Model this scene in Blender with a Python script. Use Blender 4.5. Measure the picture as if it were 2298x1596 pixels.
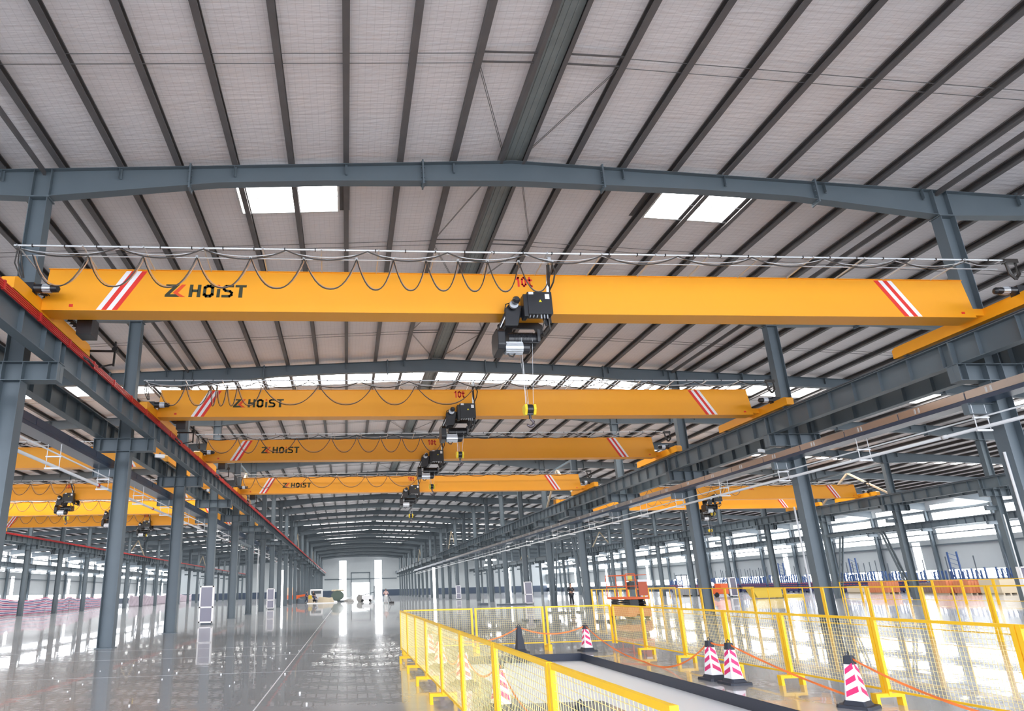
import bpy, math, random
from mathutils import Vector, Matrix
random.seed(7)
sc = bpy.context.scene
C = sc.collection
for o in list(bpy.data.objects): bpy.data.objects.remove(o)
PI = math.pi

# ------------------------------------------------------------------ camera
cam_d = bpy.data.cameras.new('camera'); cam = bpy.data.objects.new('camera', cam_d); C.objects.link(cam); sc.camera = cam
yaw, pitch, roll, fpx, ppx, ppy, camh = 0.0778, 0.2832, -0.0248, 1418.82, 882.72, 912.27, 1.5235
F = Vector((math.sin(yaw)*math.cos(pitch), math.cos(yaw)*math.cos(pitch), math.sin(pitch)))
r0 = Vector((math.cos(yaw), -math.sin(yaw), 0)); u0 = r0.cross(F)
Rv = math.cos(roll)*r0 + math.sin(roll)*u0; Uv = -math.sin(roll)*r0 + math.cos(roll)*u0
m = Matrix((Rv, Uv, -F)).transposed().to_4x4(); m.translation = Vector((0, 0, camh)); cam.matrix_world = m
cam_d.sensor_width = 36; cam_d.sensor_fit = 'HORIZONTAL'; cam_d.lens = fpx/2298*36
cam_d.shift_x = (1149-ppx)/2298; cam_d.shift_y = (ppy-798)/2298
cam_d.clip_start = .1; cam_d.clip_end = 1000

# ------------------------------------------------------------------ world, exposure
w = bpy.data.worlds.new('world'); sc.world = w; w.use_nodes = True
bg = w.node_tree.nodes['Background']; bg.inputs[0].default_value = (.86, .91, 1.0, 1); bg.inputs[1].default_value = 3.4
sc.view_settings.view_transform = 'Standard'; sc.view_settings.look = 'None'
sc.view_settings.gamma = 1; sc.view_settings.use_curve_mapping = False
sc.view_settings.exposure = 1.15
sc.cycles.use_denoising = True; sc.cycles.use_adaptive_sampling = True; sc.cycles.adaptive_threshold = .02
sc.cycles.max_bounces = 10; sc.cycles.diffuse_bounces = 6; sc.cycles.glossy_bounces = 4
sc.cycles.caustics_reflective = False; sc.cycles.caustics_refractive = False
sc.cycles.sample_clamp_indirect = 6
SKY_E, WIN_E = 6.3, 4.6        # daylight through the skylights and through the side windows

# ------------------------------------------------------------------ materials
def principled(name, col, rough=.5, metal=0, noise=0, nscale=2.0, coat=0, spec=.5, bump=0, bscale=8):
    mt = bpy.data.materials.new(name); mt.use_nodes = True; nt = mt.node_tree; b = nt.nodes['Principled BSDF']
    b.inputs['Base Color'].default_value = (*col, 1); b.inputs['Roughness'].default_value = rough
    b.inputs['Metallic'].default_value = metal; b.inputs['Coat Weight'].default_value = coat
    b.inputs['Specular IOR Level'].default_value = spec
    if noise or bump:
        tc = nt.nodes.new('ShaderNodeTexCoord')
    if noise:
        n = nt.nodes.new('ShaderNodeTexNoise'); n.inputs['Scale'].default_value = nscale; n.inputs['Detail'].default_value = 5
        nt.links.new(tc.outputs['Object'], n.inputs['Vector'])
        r = nt.nodes.new('ShaderNodeMapRange'); r.inputs[3].default_value = 1-noise; r.inputs[4].default_value = 1+noise
        nt.links.new(n.outputs['Fac'], r.inputs[0])
        mx = nt.nodes.new('ShaderNodeVectorMath'); mx.operation = 'SCALE'; mx.inputs[0].default_value = col
        nt.links.new(r.outputs[0], mx.inputs['Scale']); nt.links.new(mx.outputs[0], b.inputs['Base Color'])
    if bump:
        n = nt.nodes.new('ShaderNodeTexNoise'); n.inputs['Scale'].default_value = bscale
        nt.links.new(tc.outputs['Object'], n.inputs['Vector'])
        bp = nt.nodes.new('ShaderNodeBump'); bp.inputs['Strength'].default_value = bump
        nt.links.new(n.outputs['Fac'], bp.inputs['Height']); nt.links.new(bp.outputs[0], b.inputs['Normal'])
    return mt
def emit(name, col, s):
    mt = bpy.data.materials.new(name); mt.use_nodes = True; b = mt.node_tree.nodes['Principled BSDF']
    b.inputs['Base Color'].default_value = (.8, .8, .8, 1); b.inputs['Emission Color'].default_value = (*col, 1)
    b.inputs['Emission Strength'].default_value = s
    return mt
STEEL = principled('steel_blue_grey_paint', (.112, .142, .165), .5, noise=.12, nscale=1.3)
STEELD = principled('steel_dark_paint', (.085, .105, .13), .5, noise=.1)
PURL = principled('purlin_galvanised', (.115, .108, .11), .55, noise=.25, nscale=2.5)
RIDGE = principled('ridge_sheet', (.22, .25, .25), .5, noise=.2, nscale=4)
YEL = principled('crane_yellow_paint', (.90, .37, .012), .42, noise=.05, nscale=.6)
YELF = principled('fence_yellow_paint', (.95, .56, .01), .4)
REDB = principled('conductor_red', (.55, .03, .03), .4)
RED = principled('stripe_red', (.75, .03, .02), .5)
WHT = principled('stripe_white', (.85, .84, .86), .5)
BLK = principled('black_plastic', (.012, .012, .014), .45)
BLKM = principled('black_machine_paint', (.015, .016, .02), .35)
CAB = principled('black_cable', (.03, .025, .022), .35)
CABT = principled('tan_cable', (.55, .33, .2), .4)
ALU = principled('aluminium', (.55, .58, .62), .35, metal=.8)
GALV = principled('galvanised_rail', (.6, .62, .64), .4, metal=.5)
INK = principled('letter_dark_green', (.03, .035, .012), .6)
ORNG = principled('letter_orange', (.75, .07, .01), .6)
NAVY = principled('navy_paint', (.02, .028, .05), .4)
DUCT = principled('duct_dark_blue', (.035, .055, .095), .3, spec=.6)
GDUCT = principled('duct_galvanised_side', (.5, .45, .42), .28, metal=.8)
PIPE = principled('white_pipe_paint', (.75, .76, .78), .35)
WALLM = principled('wall_panel_pale', (.46, .50, .52), .5, noise=.03)
WAINS = principled('wall_base_blue', (.05, .075, .12), .5)
CONC = principled('bounce_ground_concrete', (.55, .54, .52), .8)
PITW = principled('pit_floor_white', (.86, .89, .92), .35)
SKIN = principled('skin', (.45, .25, .17), .6)
DARKC = principled('dark_cloth', (.02, .022, .03), .8)
BLUEC = principled('navy_cloth', (.03, .05, .12), .8)
WHITEC = principled('white_cloth', (.75, .75, .75), .8)
PINKC = principled('pinkish_shirt', (.6, .42, .4), .8)
HAIR = principled('black_hair', (.01, .01, .01), .6)
ORANGE = principled('machine_orange', (.75, .13, .03), .45)
TAPE = principled('orange_ribbon', (.95, .23, .05), .6)
MAG = principled('cone_magenta', (.72, .02, .16), .45)
CONEW = principled('cone_white', (.88, .88, .9), .45)
CONEB = principled('cone_rubber', (.025, .03, .045), .6)
BLUER = principled('rack_blue', (.02, .07, .22), .45)
REDR = principled('rack_red', (.6, .03, .05), .45)
BEIGE = principled('beige_board', (.6, .5, .36), .7)
GREENM = principled('machine_green', (.09, .13, .11), .5)
LILAC = principled('cabinet_glass', (.11, .10, .15), .15)
WIRE = principled('fence_wire', (.85, .70, .30), .5)
SKYM = emit('skylight_daylight', (1, .99, .96), SKY_E)
WINM = emit('window_daylight', (.95, .97, 1.0), WIN_E)
LAMPM = emit('lamp_glow', (1, 1, 1), 6)

def roof_mat():
    mt = principled('roof_insulation', (.83, .79, .80), .55, spec=.3); nt = mt.node_tree; b = nt.nodes['Principled BSDF']
    tc = nt.nodes.new('ShaderNodeTexCoord'); sep = nt.nodes.new('ShaderNodeSeparateXYZ'); nt.links.new(tc.outputs['Object'], sep.inputs[0])
    def M(op, a, bb=None):
        n = nt.nodes.new('ShaderNodeMath'); n.operation = op
        for k, v in enumerate((a, bb)):
            if v is None: continue
            if isinstance(v, (int, float)): n.inputs[k].default_value = v
            else: nt.links.new(v, n.inputs[k])
        return n.outputs[0]
    nz = nt.nodes.new('ShaderNodeTexNoise'); nz.inputs['Scale'].default_value = 1.5; nt.links.new(tc.outputs['Object'], nz.inputs['Vector'])
    lines = []
    for ax in ('X', 'Y'):
        v = M('ADD', sep.outputs[ax], M('MULTIPLY', nz.outputs['Fac'], .05))
        f = M('FRACT', M('DIVIDE', v, .155))
        lines.append(M('LESS_THAN', f, .07))
    wire = M('MAXIMUM', lines[0], lines[1])
    # seams between insulation rolls
    f = M('FRACT', M('DIVIDE', sep.outputs['Y'], 1.2)); seam = M('LESS_THAN', f, .012)
    big = nt.nodes.new('ShaderNodeTexNoise'); big.inputs['Scale'].default_value = .8; big.inputs['Detail'].default_value = 6
    nt.links.new(tc.outputs['Object'], big.inputs['Vector'])
    val = M('SUBTRACT', 1.06, M('MULTIPLY', wire, .13)); val = M('SUBTRACT', val, M('MULTIPLY', big.outputs['Fac'], .12))
    val = M('ADD', val, M('MULTIPLY', seam, .12))
    sv = nt.nodes.new('ShaderNodeVectorMath'); sv.operation = 'SCALE'; sv.inputs[0].default_value = (.83, .79, .80)
    nt.links.new(val, sv.inputs['Scale']); nt.links.new(sv.outputs[0], b.inputs['Base Color'])
    mp = nt.nodes.new('ShaderNodeMapping'); mp.inputs['Scale'].default_value = (1.2, 6, 1); nt.links.new(tc.outputs['Object'], mp.inputs[0])
    n3 = nt.nodes.new('ShaderNodeTexNoise'); n3.inputs['Scale'].default_value = 1.6; n3.inputs['Detail'].default_value = 3; nt.links.new(mp.outputs[0], n3.inputs['Vector'])
    bp = nt.nodes.new('ShaderNodeBump'); bp.inputs['Strength'].default_value = .35; bp.inputs['Distance'].default_value = .08
    nt.links.new(n3.outputs['Fac'], bp.inputs['Height']); nt.links.new(bp.outputs[0], b.inputs['Normal'])
    return mt
ROOF = roof_mat()
def floor_mat():
    mt = principled('floor_polished', (.30, .31, .32), .12, spec=.5, coat=.6); nt = mt.node_tree; b = nt.nodes['Principled BSDF']
    b.inputs['Coat Roughness'].default_value = .015; b.inputs['Roughness'].default_value = .22
    tc = nt.nodes.new('ShaderNodeTexCoord')
    n = nt.nodes.new('ShaderNodeTexNoise'); n.inputs['Scale'].default_value = .55; n.inputs['Detail'].default_value = 8; n.inputs['Roughness'].default_value = .65
    nt.links.new(tc.outputs['Object'], n.inputs['Vector'])
    cr = nt.nodes.new('ShaderNodeValToRGB'); cr.color_ramp.elements[0].position = .3; cr.color_ramp.elements[1].position = .7
    cr.color_ramp.elements[0].color = (.33, .34, .35, 1); cr.color_ramp.elements[1].color = (.41, .42, .43, 1)
    nt.links.new(n.outputs['Fac'], cr.inputs[0]); nt.links.new(cr.outputs[0], b.inputs['Base Color'])
    n2 = nt.nodes.new('ShaderNodeTexNoise'); n2.inputs['Scale'].default_value = 3.5; n2.inputs['Detail'].default_value = 2
    nt.links.new(tc.outputs['Object'], n2.inputs['Vector'])
    bp = nt.nodes.new('ShaderNodeBump'); bp.inputs['Strength'].default_value = .035; bp.inputs['Distance'].default_value = .02
    nt.links.new(n2.outputs['Fac'], bp.inputs['Height'])
    nt.links.new(bp.outputs[0], b.inputs['Normal']); nt.links.new(bp.outputs[0], b.inputs['Coat Normal'])
    return mt
FLOOR = floor_mat()
def tarp_mat():
    mt = principled('striped_tarp', (.6, .5, .6), .5); nt = mt.node_tree; b = nt.nodes['Principled BSDF']
    uv = nt.nodes.new('ShaderNodeUVMap'); sep = nt.nodes.new('ShaderNodeSeparateXYZ'); nt.links.new(uv.outputs[0], sep.inputs[0])
    mu = nt.nodes.new('ShaderNodeMath'); mu.operation = 'MULTIPLY'; mu.inputs[1].default_value = 4.5; nt.links.new(sep.outputs['Y'], mu.inputs[0])
    fr = nt.nodes.new('ShaderNodeMath'); fr.operation = 'FRACT'; nt.links.new(mu.outputs[0], fr.inputs[0])
    cr = nt.nodes.new('ShaderNodeValToRGB'); cr.color_ramp.interpolation = 'CONSTANT'; e = cr.color_ramp.elements
    e[0].position = 0; e[0].color = (.72, .66, .74, 1); e[1].position = .3; e[1].color = (.62, .08, .2, 1)
    for p, c in ((.52, (.72, .66, .74, 1)), (.78, (.06, .08, .28, 1))):
        q = e.new(p); q.color = c
    nt.links.new(fr.outputs[0], cr.inputs[0]); nt.links.new(cr.outputs[0], b.inputs['Base Color'])
    return mt
TARP = tarp_mat()
TARP2 = principled('pale_lilac_tarp', (.62, .52, .6), .55, noise=.15, nscale=.6)

# ------------------------------------------------------------------ mesh helpers
class MB:
    def __init__(s): s.v = []; s.f = []; s.m = []; s.mats = []; s.k = 0
    def mat(s, mt):
        if mt not in s.mats: s.mats.append(mt)
        s.k = s.mats.index(mt); return s
    def add(s, vs, fs):
        n = len(s.v); s.v += [tuple(p) for p in vs]; s.f += [tuple(n+i for i in f) for f in fs]; s.m += [s.k]*len(fs); return s
    def box(s, x0, x1, y0, y1, z0, z1):
        if x0 > x1: x0, x1 = x1, x0
        if y0 > y1: y0, y1 = y1, y0
        if z0 > z1: z0, z1 = z1, z0
        return s.add([(x0,y0,z0),(x1,y0,z0),(x1,y1,z0),(x0,y1,z0),(x0,y0,z1),(x1,y0,z1),(x1,y1,z1),(x0,y1,z1)],
                     [(0,3,2,1),(4,5,6,7),(0,1,5,4),(1,2,6,5),(2,3,7,6),(3,0,4,7)])
    def cbox(s, x, y, z, dx, dy, dz): return s.box(x-dx/2, x+dx/2, y-dy/2, y+dy/2, z-dz/2, z+dz/2)
    def tube(s, pts, r, n=8, closed_ends=True):
        pts = [Vector(p) for p in pts]; rs = r if isinstance(r, (list, tuple)) else [r]*len(pts); vs = []; fs = []
        for i, p in enumerate(pts):
            d = (pts[min(i+1, len(pts)-1)] - pts[max(i-1, 0)])
            d = d.normalized() if d.length > 1e-9 else Vector((0, 0, 1))
            a = d.cross(Vector((0, 0, 1)));
            if a.length < .05: a = d.cross(Vector((0, 1, 0)))
            a.normalize(); b = d.cross(a)
            for k in range(n):
                t = 2*PI*k/n; vs.append(p + (a*math.cos(t)+b*math.sin(t))*rs[i])
        for i in range(len(pts)-1):
            for k in range(n):
                q = (k+1) % n; fs.append((i*n+k, i*n+q, (i+1)*n+q, (i+1)*n+k))
        if closed_ends: fs += [tuple(range(n))[::-1], tuple((len(pts)-1)*n+k for k in range(n))]
        return s.add(vs, fs)
    def bar(s, a, b, wd, ht, up=(0, 0, 1)):
        a, b = Vector(a), Vector(b); d = (b-a).normalized(); sd = d.cross(Vector(up))
        if sd.length < 1e-4: sd = d.cross(Vector((0, 1, 0)))
        sd.normalize(); u = sd.cross(d); vs = []
        for p in (a, b):
            for i, j in ((-1,-1),(1,-1),(1,1),(-1,1)): vs.append(p + sd*i*wd/2 + u*j*ht/2)
        return s.add(vs, [(0,1,2,3),(7,6,5,4),(0,4,5,1),(1,5,6,2),(2,6,7,3),(3,7,4,0)])
    def prism(s, poly, axis, a, b):
        """poly: 2D points in the plane normal to axis; extruded from a to b"""
        def P(p, t):
            return {'x': (t, p[0], p[1]), 'y': (p[0], t, p[1]), 'z': (p[0], p[1], t)}[axis]
        n = len(poly); vs = [P(p, a) for p in poly] + [P(p, b) for p in poly]
        fs = [tuple(range(n)), tuple(range(2*n-1, n-1, -1))] + [(i, i+n, (i+1) % n+n, (i+1) % n) for i in range(n)]
        return s.add(vs, fs)
    def mesh(s, name, smooth=False):
        me = bpy.data.meshes.new(name); me.from_pydata(s.v, [], s.f); me.validate()
        for mt in s.mats: me.materials.append(mt)
        if len(me.polygons) == len(s.m): me.polygons.foreach_set('material_index', s.m)
        if smooth: me.polygons.foreach_set('use_smooth', [True]*len(me.polygons))
        import bmesh
        b = bmesh.new(); b.from_mesh(me); bmesh.ops.recalc_face_normals(b, faces=b.faces); b.to_mesh(me); b.free()
        me.update(); return me
def obj(name, mb, mat=None, parent=None, loc=None, smooth=False, bevel=0):
    if mat is not None and not mb.mats:
        mb.mats = [mat]
    o = bpy.data.objects.new(name, mb.mesh(name, smooth)); C.objects.link(o)
    if parent is not None: o.parent = parent
    if loc: o.location = loc
    if bevel:
        b = o.modifiers.new('bevel', 'BEVEL'); b.width = bevel; b.segments = 2; b.limit_method = 'ANGLE'
    return o
def tag(o, label, cat=None, group=None, kind=None):
    if label: o['label'] = label
    if cat: o['category'] = cat
    if group: o['group'] = group
    if kind: o['kind'] = kind
    return o
def thing(name, label, cat, loc=(0, 0, 0), rz=0, group=None):
    o = bpy.data.objects.new(name, None); C.objects.link(o); o.location = loc; o.rotation_euler = (0, 0, rz); o.empty_display_size = .1
    return tag(o, label, cat, group)
def struct(name, mb, mat): return tag(obj(name, mb, mat), None, kind='structure')
def copy_tree(o, parent=None):
    c = o.copy(); C.objects.link(c); c.parent = parent
    if parent is not None: c.matrix_parent_inverse = o.matrix_parent_inverse.copy()
    for ch in CH.get(o.name, None) or [k for k in bpy.data.objects if k.parent == o]: copy_tree(ch, c)
    return c
CH = {}
def kids(o):
    """remember the children of a prototype so copying it stays quick"""
    ch = [k for k in bpy.data.objects if k.parent == o]; CH[o.name] = ch or None
    for k in ch: kids(k)
ORD = ['first','second','third','fourth','fifth','sixth','seventh','eighth','ninth','tenth','eleventh','twelfth','thirteenth','fourteenth','fifteenth','sixteenth','seventeenth','eighteenth','nineteenth','twentieth'] + ['twenty-'+q for q in ('first','second','third','fourth','fifth','sixth','seventh','eighth','ninth')] + ['thirtieth'] + ['thirty-'+q for q in ('first','second','third','fourth','fifth','sixth','seventh','eighth','ninth')] + ['fortieth', 'forty-first', 'forty-second']

# ------------------------------------------------------------------ setting out
XC = 4.465; ROWS = [-55.53, -31.53, -7.53, 16.47, 40.47, 64.47]; Y0 = 21.7; L = 7.5; NEND = 25
YF = lambda i: Y0 + L*i
YB, YE = YF(-4)-.8, YF(NEND)
def rt(x): return 12.46 - .05*abs(x-XC)          # top of rafters
PH = .20                                          # purlin height
def rs(x): return rt(x) + PH + .01                # roof sheet

# floor with the pit left open
px0, px1, py0, py1, pd = 2.42, 5.5, 6.4, 15.6, -.17
fx = [-56, px0, px1, 65.2]; fy = [YB-.5, py0, py1, YE+.3]
mb = MB(); 
for a in range(3):
    for b in range(3):
        if a == 1 and b == 1: continue
        mb.add([(fx[a], fy[b], 0), (fx[a+1], fy[b], 0), (fx[a+1], fy[b+1], 0), (fx[a], fy[b+1], 0)], [(0,1,2,3)])
mb.add([(px0, py0, 0), (3.5, py0, 0), (3.5, 9.25, 0), (px0, 9.25, 0)], [(0,1,2,3)])
struct('floor', mb, FLOOR)
mb = MB()
mb.mat(PITW).box(px0-.05, px1+.05, py0-.05, py1+.05, pd-.05, pd)
mb.mat(NAVY).box(px0-.1, px0, py0-.1, py1+.1, pd, -.002).box(px1, px1+.1, py0-.1, py1+.1, pd, -.002).box(px0, px1, py1, py1+.1, pd, -.002).box(px0, px1, py0-.1, py0, pd, -.002)
mb.box(3.5-.02, 3.5, py0, 9.25, pd, -.002).box(px0, 3.5, 9.23, 9.25, pd, -.002)
struct('floor_pit', mb, None)
mb = MB().box(-1.275, -1.255, 2, 60, 0, .002); struct('trim_1', mb, principled('joint_filler', (.7, .71, .72), .4))
mb = MB()
for k, yy in enumerate((13.9, 17.6, 20.4, 34.0)): mb.box(-30, 1.0, yy, yy+.012, 0, .0015)
struct('trim_2', mb, principled('joint_filler_faint', (.42, .43, .44), .3))
struct('bounce_ground_outside', MB().add([(-160, -160, -.02), (180, -160, -.02), (180, YB-.5, -.02), (-160, YB-.5, -.02)], [(0,1,2,3)]), CONC)  # unseen pale ground, added to bounce daylight up to the ceiling

# roof: opaque strips and skylight bands
bands = [30.8+15*k for k in range(12) if 30.8+15*k < YE-3]; BW = 2.15
def roofpiece(mb, x0, x1, y0, y1):
    if x0 < XC < x1: roofpiece(mb, x0, XC, y0, y1); roofpiece(mb, XC, x1, y0, y1); return
    mb.add([(x0, y0, rs(x0)), (x1, y0, rs(x1)), (x1, y1, rs(x1)), (x0, y1, rs(x0))], [(0,3,2,1)])
XA, XB = -55.9, 64.9
mb = MB(); y = YB-.6; sk = (14.45, 16.5); skx = [(-3.02, -.20), (9.13, 11.95)]
roofpiece(mb, XA, XB, y, sk[0]); xs = XA
for a, b in skx: roofpiece(mb, xs, a, *sk); xs = b
roofpiece(mb, xs, XB, *sk); y = sk[1]
for bnd in bands: roofpiece(mb, XA, XB, y, bnd); y = bnd+BW
roofpiece(mb, XA, XB, y, YE+.3)
struct('ceiling', mb, ROOF)
n = 1
for a, b in skx:
    mb = MB(); roofpiece(mb, a, b, *sk); struct('window_%d' % n, mb, SKYM); n += 1
    mb = MB(); 
    for xx in (a, b): mb.box(xx-.03, xx+.03, sk[0], sk[1], rs(xx)-.06, rs(xx))
    for yy in sk: mb.bar((a, yy, rs(a)-.03), (b, yy, rs(b)-.03), .05, .05)
    mb.bar((a, 15.75, rs(a)-.03), (b, 15.75, rs(b)-.03), .03, .03)
    o = struct('window_frame', mb, GALV)
    # dark sheet patch beside each opening
for a, b in ((-.18, .12), (8.7, 9.1)):
    mb = MB().add([(a, sk[0], rs(a)-.012), (b, sk[0], rs(b)-.012), (b, sk[1], rs(b)-.012), (a, sk[1], rs(a)-.012)], [(0,1,2,3)])
    struct('trim_%d' % (3 if a < 0 else 4), mb, PURL)
for bnd in bands:
    for r in range(5):
        mb = MB(); roofpiece(mb, ROWS[r]-(.37 if r == 0 else 0), ROWS[r+1]+(.4 if r == 4 else 0), bnd, bnd+BW)
        struct('window_%d' % n, mb, SKYM); n += 1

# side walls and the end wall
def side_wall(name, X, s):
    """s = +1 wall on the right, -1 on the left; window bands are their own objects"""
    global n
    t = X + s*.35
    bz = [(5.5, 6.6), (7.5, 8.35), (8.72, 9.2)] if s > 0 else [(6.0, 6.6), (7.5, 8.15), (8.4, 9.15)]; low = (1.35, 2.25)
    mb = MB(); ya, yb = YB, YE
    def wb(y0, y1, z0, z1, mt): mb.mat(mt).box(t, t+s*.12, y0, y1, z0, z1)
    wb(ya, yb, 0, 1.15, WAINS); wb(ya, yb, 1.15, low[0], WALLM); wb(ya, yb, low[1], bz[0][0], WALLM)
    wb(ya, yb, bz[0][1], bz[1][0], WALLM); wb(ya, yb, bz[1][1], bz[2][0], WALLM); wb(ya, yb, bz[2][1], rs(t), WALLM)
    wins = []
    i = -4
    while YF(i) < YE-1:
        y0, y1 = YF(i), YF(i+1)
        for z0, z1 in bz: wb(y0-.35, y0+.35, z0, z1, WALLM); wins.append((y0+.35, y1-.35, z0, z1))
        wb(y0-.6, y0+.6, low[0], low[1], WALLM); wins.append((y0+.6, y1-.6, *low)); i += 1
    struct(name, mb, None)
    by = {}
    for y0, y1, z0, z1 in wins:
        if y1 < 10: continue
        m2 = MB().box(t+s*.03, t+s*.06, y0, y1, z0, z1); struct('window_%d' % n, m2, WINM); n += 1
    # tall translucent panels in the wall
    for k in range(0, 26, 3):
        yc = YF(k)+2.6
        m2 = MB().box(t-s*.02, t-s*.001, yc-.5, yc+.5, 2.3, 5.3); struct('window_%d' % n, m2, WINM); n += 1
    # girts
    for q, z in enumerate((6.08, 8.53, 4.9)):
        m2 = MB().box(t-s*.22, t-s*.02, ya, yb, z-.06, z+.06)
        o = struct('trim_%s_%d' % ('right' if s > 0 else 'left', q), m2, STEEL)
side_wall('wall_right', 64.47, 1); side_wall('wall_left', -55.53, -1)
EWI = [(-2.3, -.05), (8.98, 11.23)]; DX = (1.5, 7.4)
mb = MB()
def ew(x0, x1, z0, z1, mt): mb.mat(mt).box(x0, x1, YE, YE+.12, z0, z1)
ew(XA, EWI[0][0], 0, 1.9, WAINS); ew(XA, EWI[0][0], 1.9, 9.6, WALLM); ew(EWI[1][1], XB, 0, 1.9, WAINS); ew(EWI[1][1], XB, 1.9, 9.6, WALLM)
ew(EWI[0][1], DX[0], 0, 11, WALLM); ew(DX[1], EWI[1][0], 0, 11, WALLM); ew(DX[0], DX[1], 4.2, 11, WALLM)
mb.mat(WALLM).prism([(XA, 9.6), (EWI[0][0], 9.6), (EWI[0][0], 11), (EWI[1][1], 11), (EWI[1][1], 9.6), (XB, 9.6), (XB, rs(XB)), (XC, rs(XC)), (XA, rs(XA))], 'y', YE, YE+.12)
struct('wall_back', mb, None)
for x0, x1 in EWI: struct('window_%d' % n, MB().box(x0, x1, YE+.03, YE+.06, 0, 11), WINM); n += 1
struct('door_1', MB().box(DX[0], DX[1], YE+.05, YE+.08, 0, 4.2), WINM)
mb = MB()
for x in DX: mb.box(x-.15, x+.15, YE-.2, YE, 0, 7.4)
mb.box(DX[0], DX[1], YE-.2, YE, 7.1, 7.4).box(-7, 16, YE-.25, YE, 5.2, 5.45); struct('trim_5', mb, STEEL)
# pale vertical light panels in the end wall seen down the side bays
for x in (-43, -20, 28, 52):
    struct('window_%d' % n, MB().box(x-1, x+1, YE-.02, YE-.001, 0, 8.5), WINM); n += 1

# ------------------------------------------------------------------ rafters (one welded frame per line)
def rafter_bottom(x):
    d = min(abs(x-r) for r in ROWS); base = .50
    if d < 4.3: base = .50 + .30*(1-d/4.3)
    rd = abs(x-XC)
    if rd < 5: base = max(base, .50+.12*(1-rd/5))
    return rt(x) - base
def make_rafter():
    xs = sorted(set([XA+.3, XB-.3, XC] + ROWS[1:-1] + [r+d for r in ROWS for d in (-4.3, 4.3) if XA < r+d < XB] + [XC-5, XC+5]))
    root = thing('roof_rafter', 'x', 'rafter')
    mb = MB()
    for a, b in zip(xs, xs[1:]):
        mb.add([(a, -.006, rafter_bottom(a)), (b, -.006, rafter_bottom(b)), (b, -.006, rt(b)), (a, -.006, rt(a)),
                (a, .006, rafter_bottom(a)), (b, .006, rafter_bottom(b)), (b, .006, rt(b)), (a, .006, rt(a))], [(0,1,2,3),(4,7,6,5)])
        mb.bar((a, 0, rt(a)-.006), (b, 0, rt(b)-.006), .25, .014); mb.bar((a, 0, rafter_bottom(a)), (b, 0, rafter_bottom(b)), .25, .016)
    for r in ROWS[1:-1]:
        for q in (-.21, .21): mb.box(r+q-.006, r+q+.006, -.12, .12, rafter_bottom(r+q), rt(r))
    obj('girder_section', mb, STEEL, root)
    for r in (-43.5, -19.5, XC, 28.5, 52.5):
        for q in (-8.4, -2.43, 2.43, 8.4):
            x = r+q; mb = MB().box(x-.02, x+.02, -.15, .15, rafter_bottom(x)-.1, rt(x)+.07)
            for k in range(5):
                z = rafter_bottom(x)-.04+k*(rt(x)-rafter_bottom(x)+.06)/4
                for yy in (-.09, .09): mb.box(x-.05, x+.05, yy-.012, yy+.012, z-.012, z+.012)
            if -30 < x < 42: obj('splice_plate', mb, STEEL, root)
    for k, x in enumerate(PX):
        if -30 < x < 42 and k % 2 == 0:
            mb = MB().box(x-.03, x+.03, -.06, -.045, rt(x)-.3, rt(x)+.12); mb.box(x-.03, x-.024, -.13, -.05, rt(x)-.3, rt(x)+.1)
            obj('purlin_clip', mb, STEEL, root)
    return root
PX = [XC-1.6-1.42*k for k in range(41)][::-1] + [XC+1.6+1.42*k for k in range(41)]
PX = [x for x in PX if XA+.3 < x < XB-.3]
raf = make_rafter(); kids(raf)
fr = [-3, -2] + list(range(-1, NEND))
for j, i in enumerate(fr):
    o = raf if j == 0 else copy_tree(raf)
    o.location = (0, YF(i), 0)
    if i == -1: lb = 'blue-grey roof rafter with bolted splices, nearest one, above the first yellow crane'
    elif i < -1: lb = 'blue-grey roof rafter spanning the hall just over the viewer, ' + ('front one' if i == -3 else 'second one')
    elif i == 0: lb = 'roof rafter hidden mostly behind the nearest yellow crane girder'
    elif i == 1: lb = 'dark roof rafter just in front of the long bright skylight band above the second crane'
    else: lb = 'dark roof rafter, %s one back from the nearest rafter' % ORD[i]
    tag(o, lb, 'rafter', 'rafters across the roof')

# ------------------------------------------------------------------ purlins
def cprof(w, h, t=.012, lip=.03):
    return [(0, 0), (w, 0), (w, lip), (w-t, lip), (w-t, t), (t, t), (t, h-t), (w-t, h-t), (w-t, h-lip), (w, h-lip), (w, h), (0, h)]
left = [x for x in PX if x < XC][::-1]; right = [x for x in PX if x > XC]
for side, arr in (('left', left), ('right', right)):
    for k, x in enumerate(arr):
        s = 1 if side == 'left' else -1
        mb = MB().prism([(x+s*(p[0]-.075), rt(x)+p[1]) for p in cprof(.15, PH)], 'y', YB-.4, YE)
        # lapped joints over each rafter
        o = obj('roof_purlin', mb, PURL)
        if k < 12: lb = 'dark steel roof purlin, %s one %s of the ridge' % (ORD[k], side)
        else: lb = 'dark steel roof purlin over the %s side bays, %s from the ridge' % (side, ORD[k])
        tag(o, lb, 'purlin', 'roof purlins')
for k, r in enumerate(ROWS[1:-1]):
    x = r; mb = MB().box(x-.03, x+.03, YB-.4, YE, rt(x)-.12, rt(x)+.02)
    tag(obj('eave_strut', mb, PURL), 'slim steel strut running under the purlins along ' + ['the far left column row', 'the column row left of the cranes', 'the column row right of the cranes', 'the far right column row'][k], 'strut', 'struts along the column rows')
rid = thing('ridge_beam', 'broad grey double beam running along the roof ridge', 'ridge beam', (XC, 0, 0))
for s in (-1, 1):
    mb = MB().prism([(s*(.36-p[0]+.0), rt(XC)+p[1]-.03) for p in cprof(.10, .22)], 'y', YB-.4, YE); obj('channel', mb, PURL, rid)
mb = MB().box(-.28, .28, YB-.4, YE, rt(XC)+.10, rt(XC)+.115)
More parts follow.
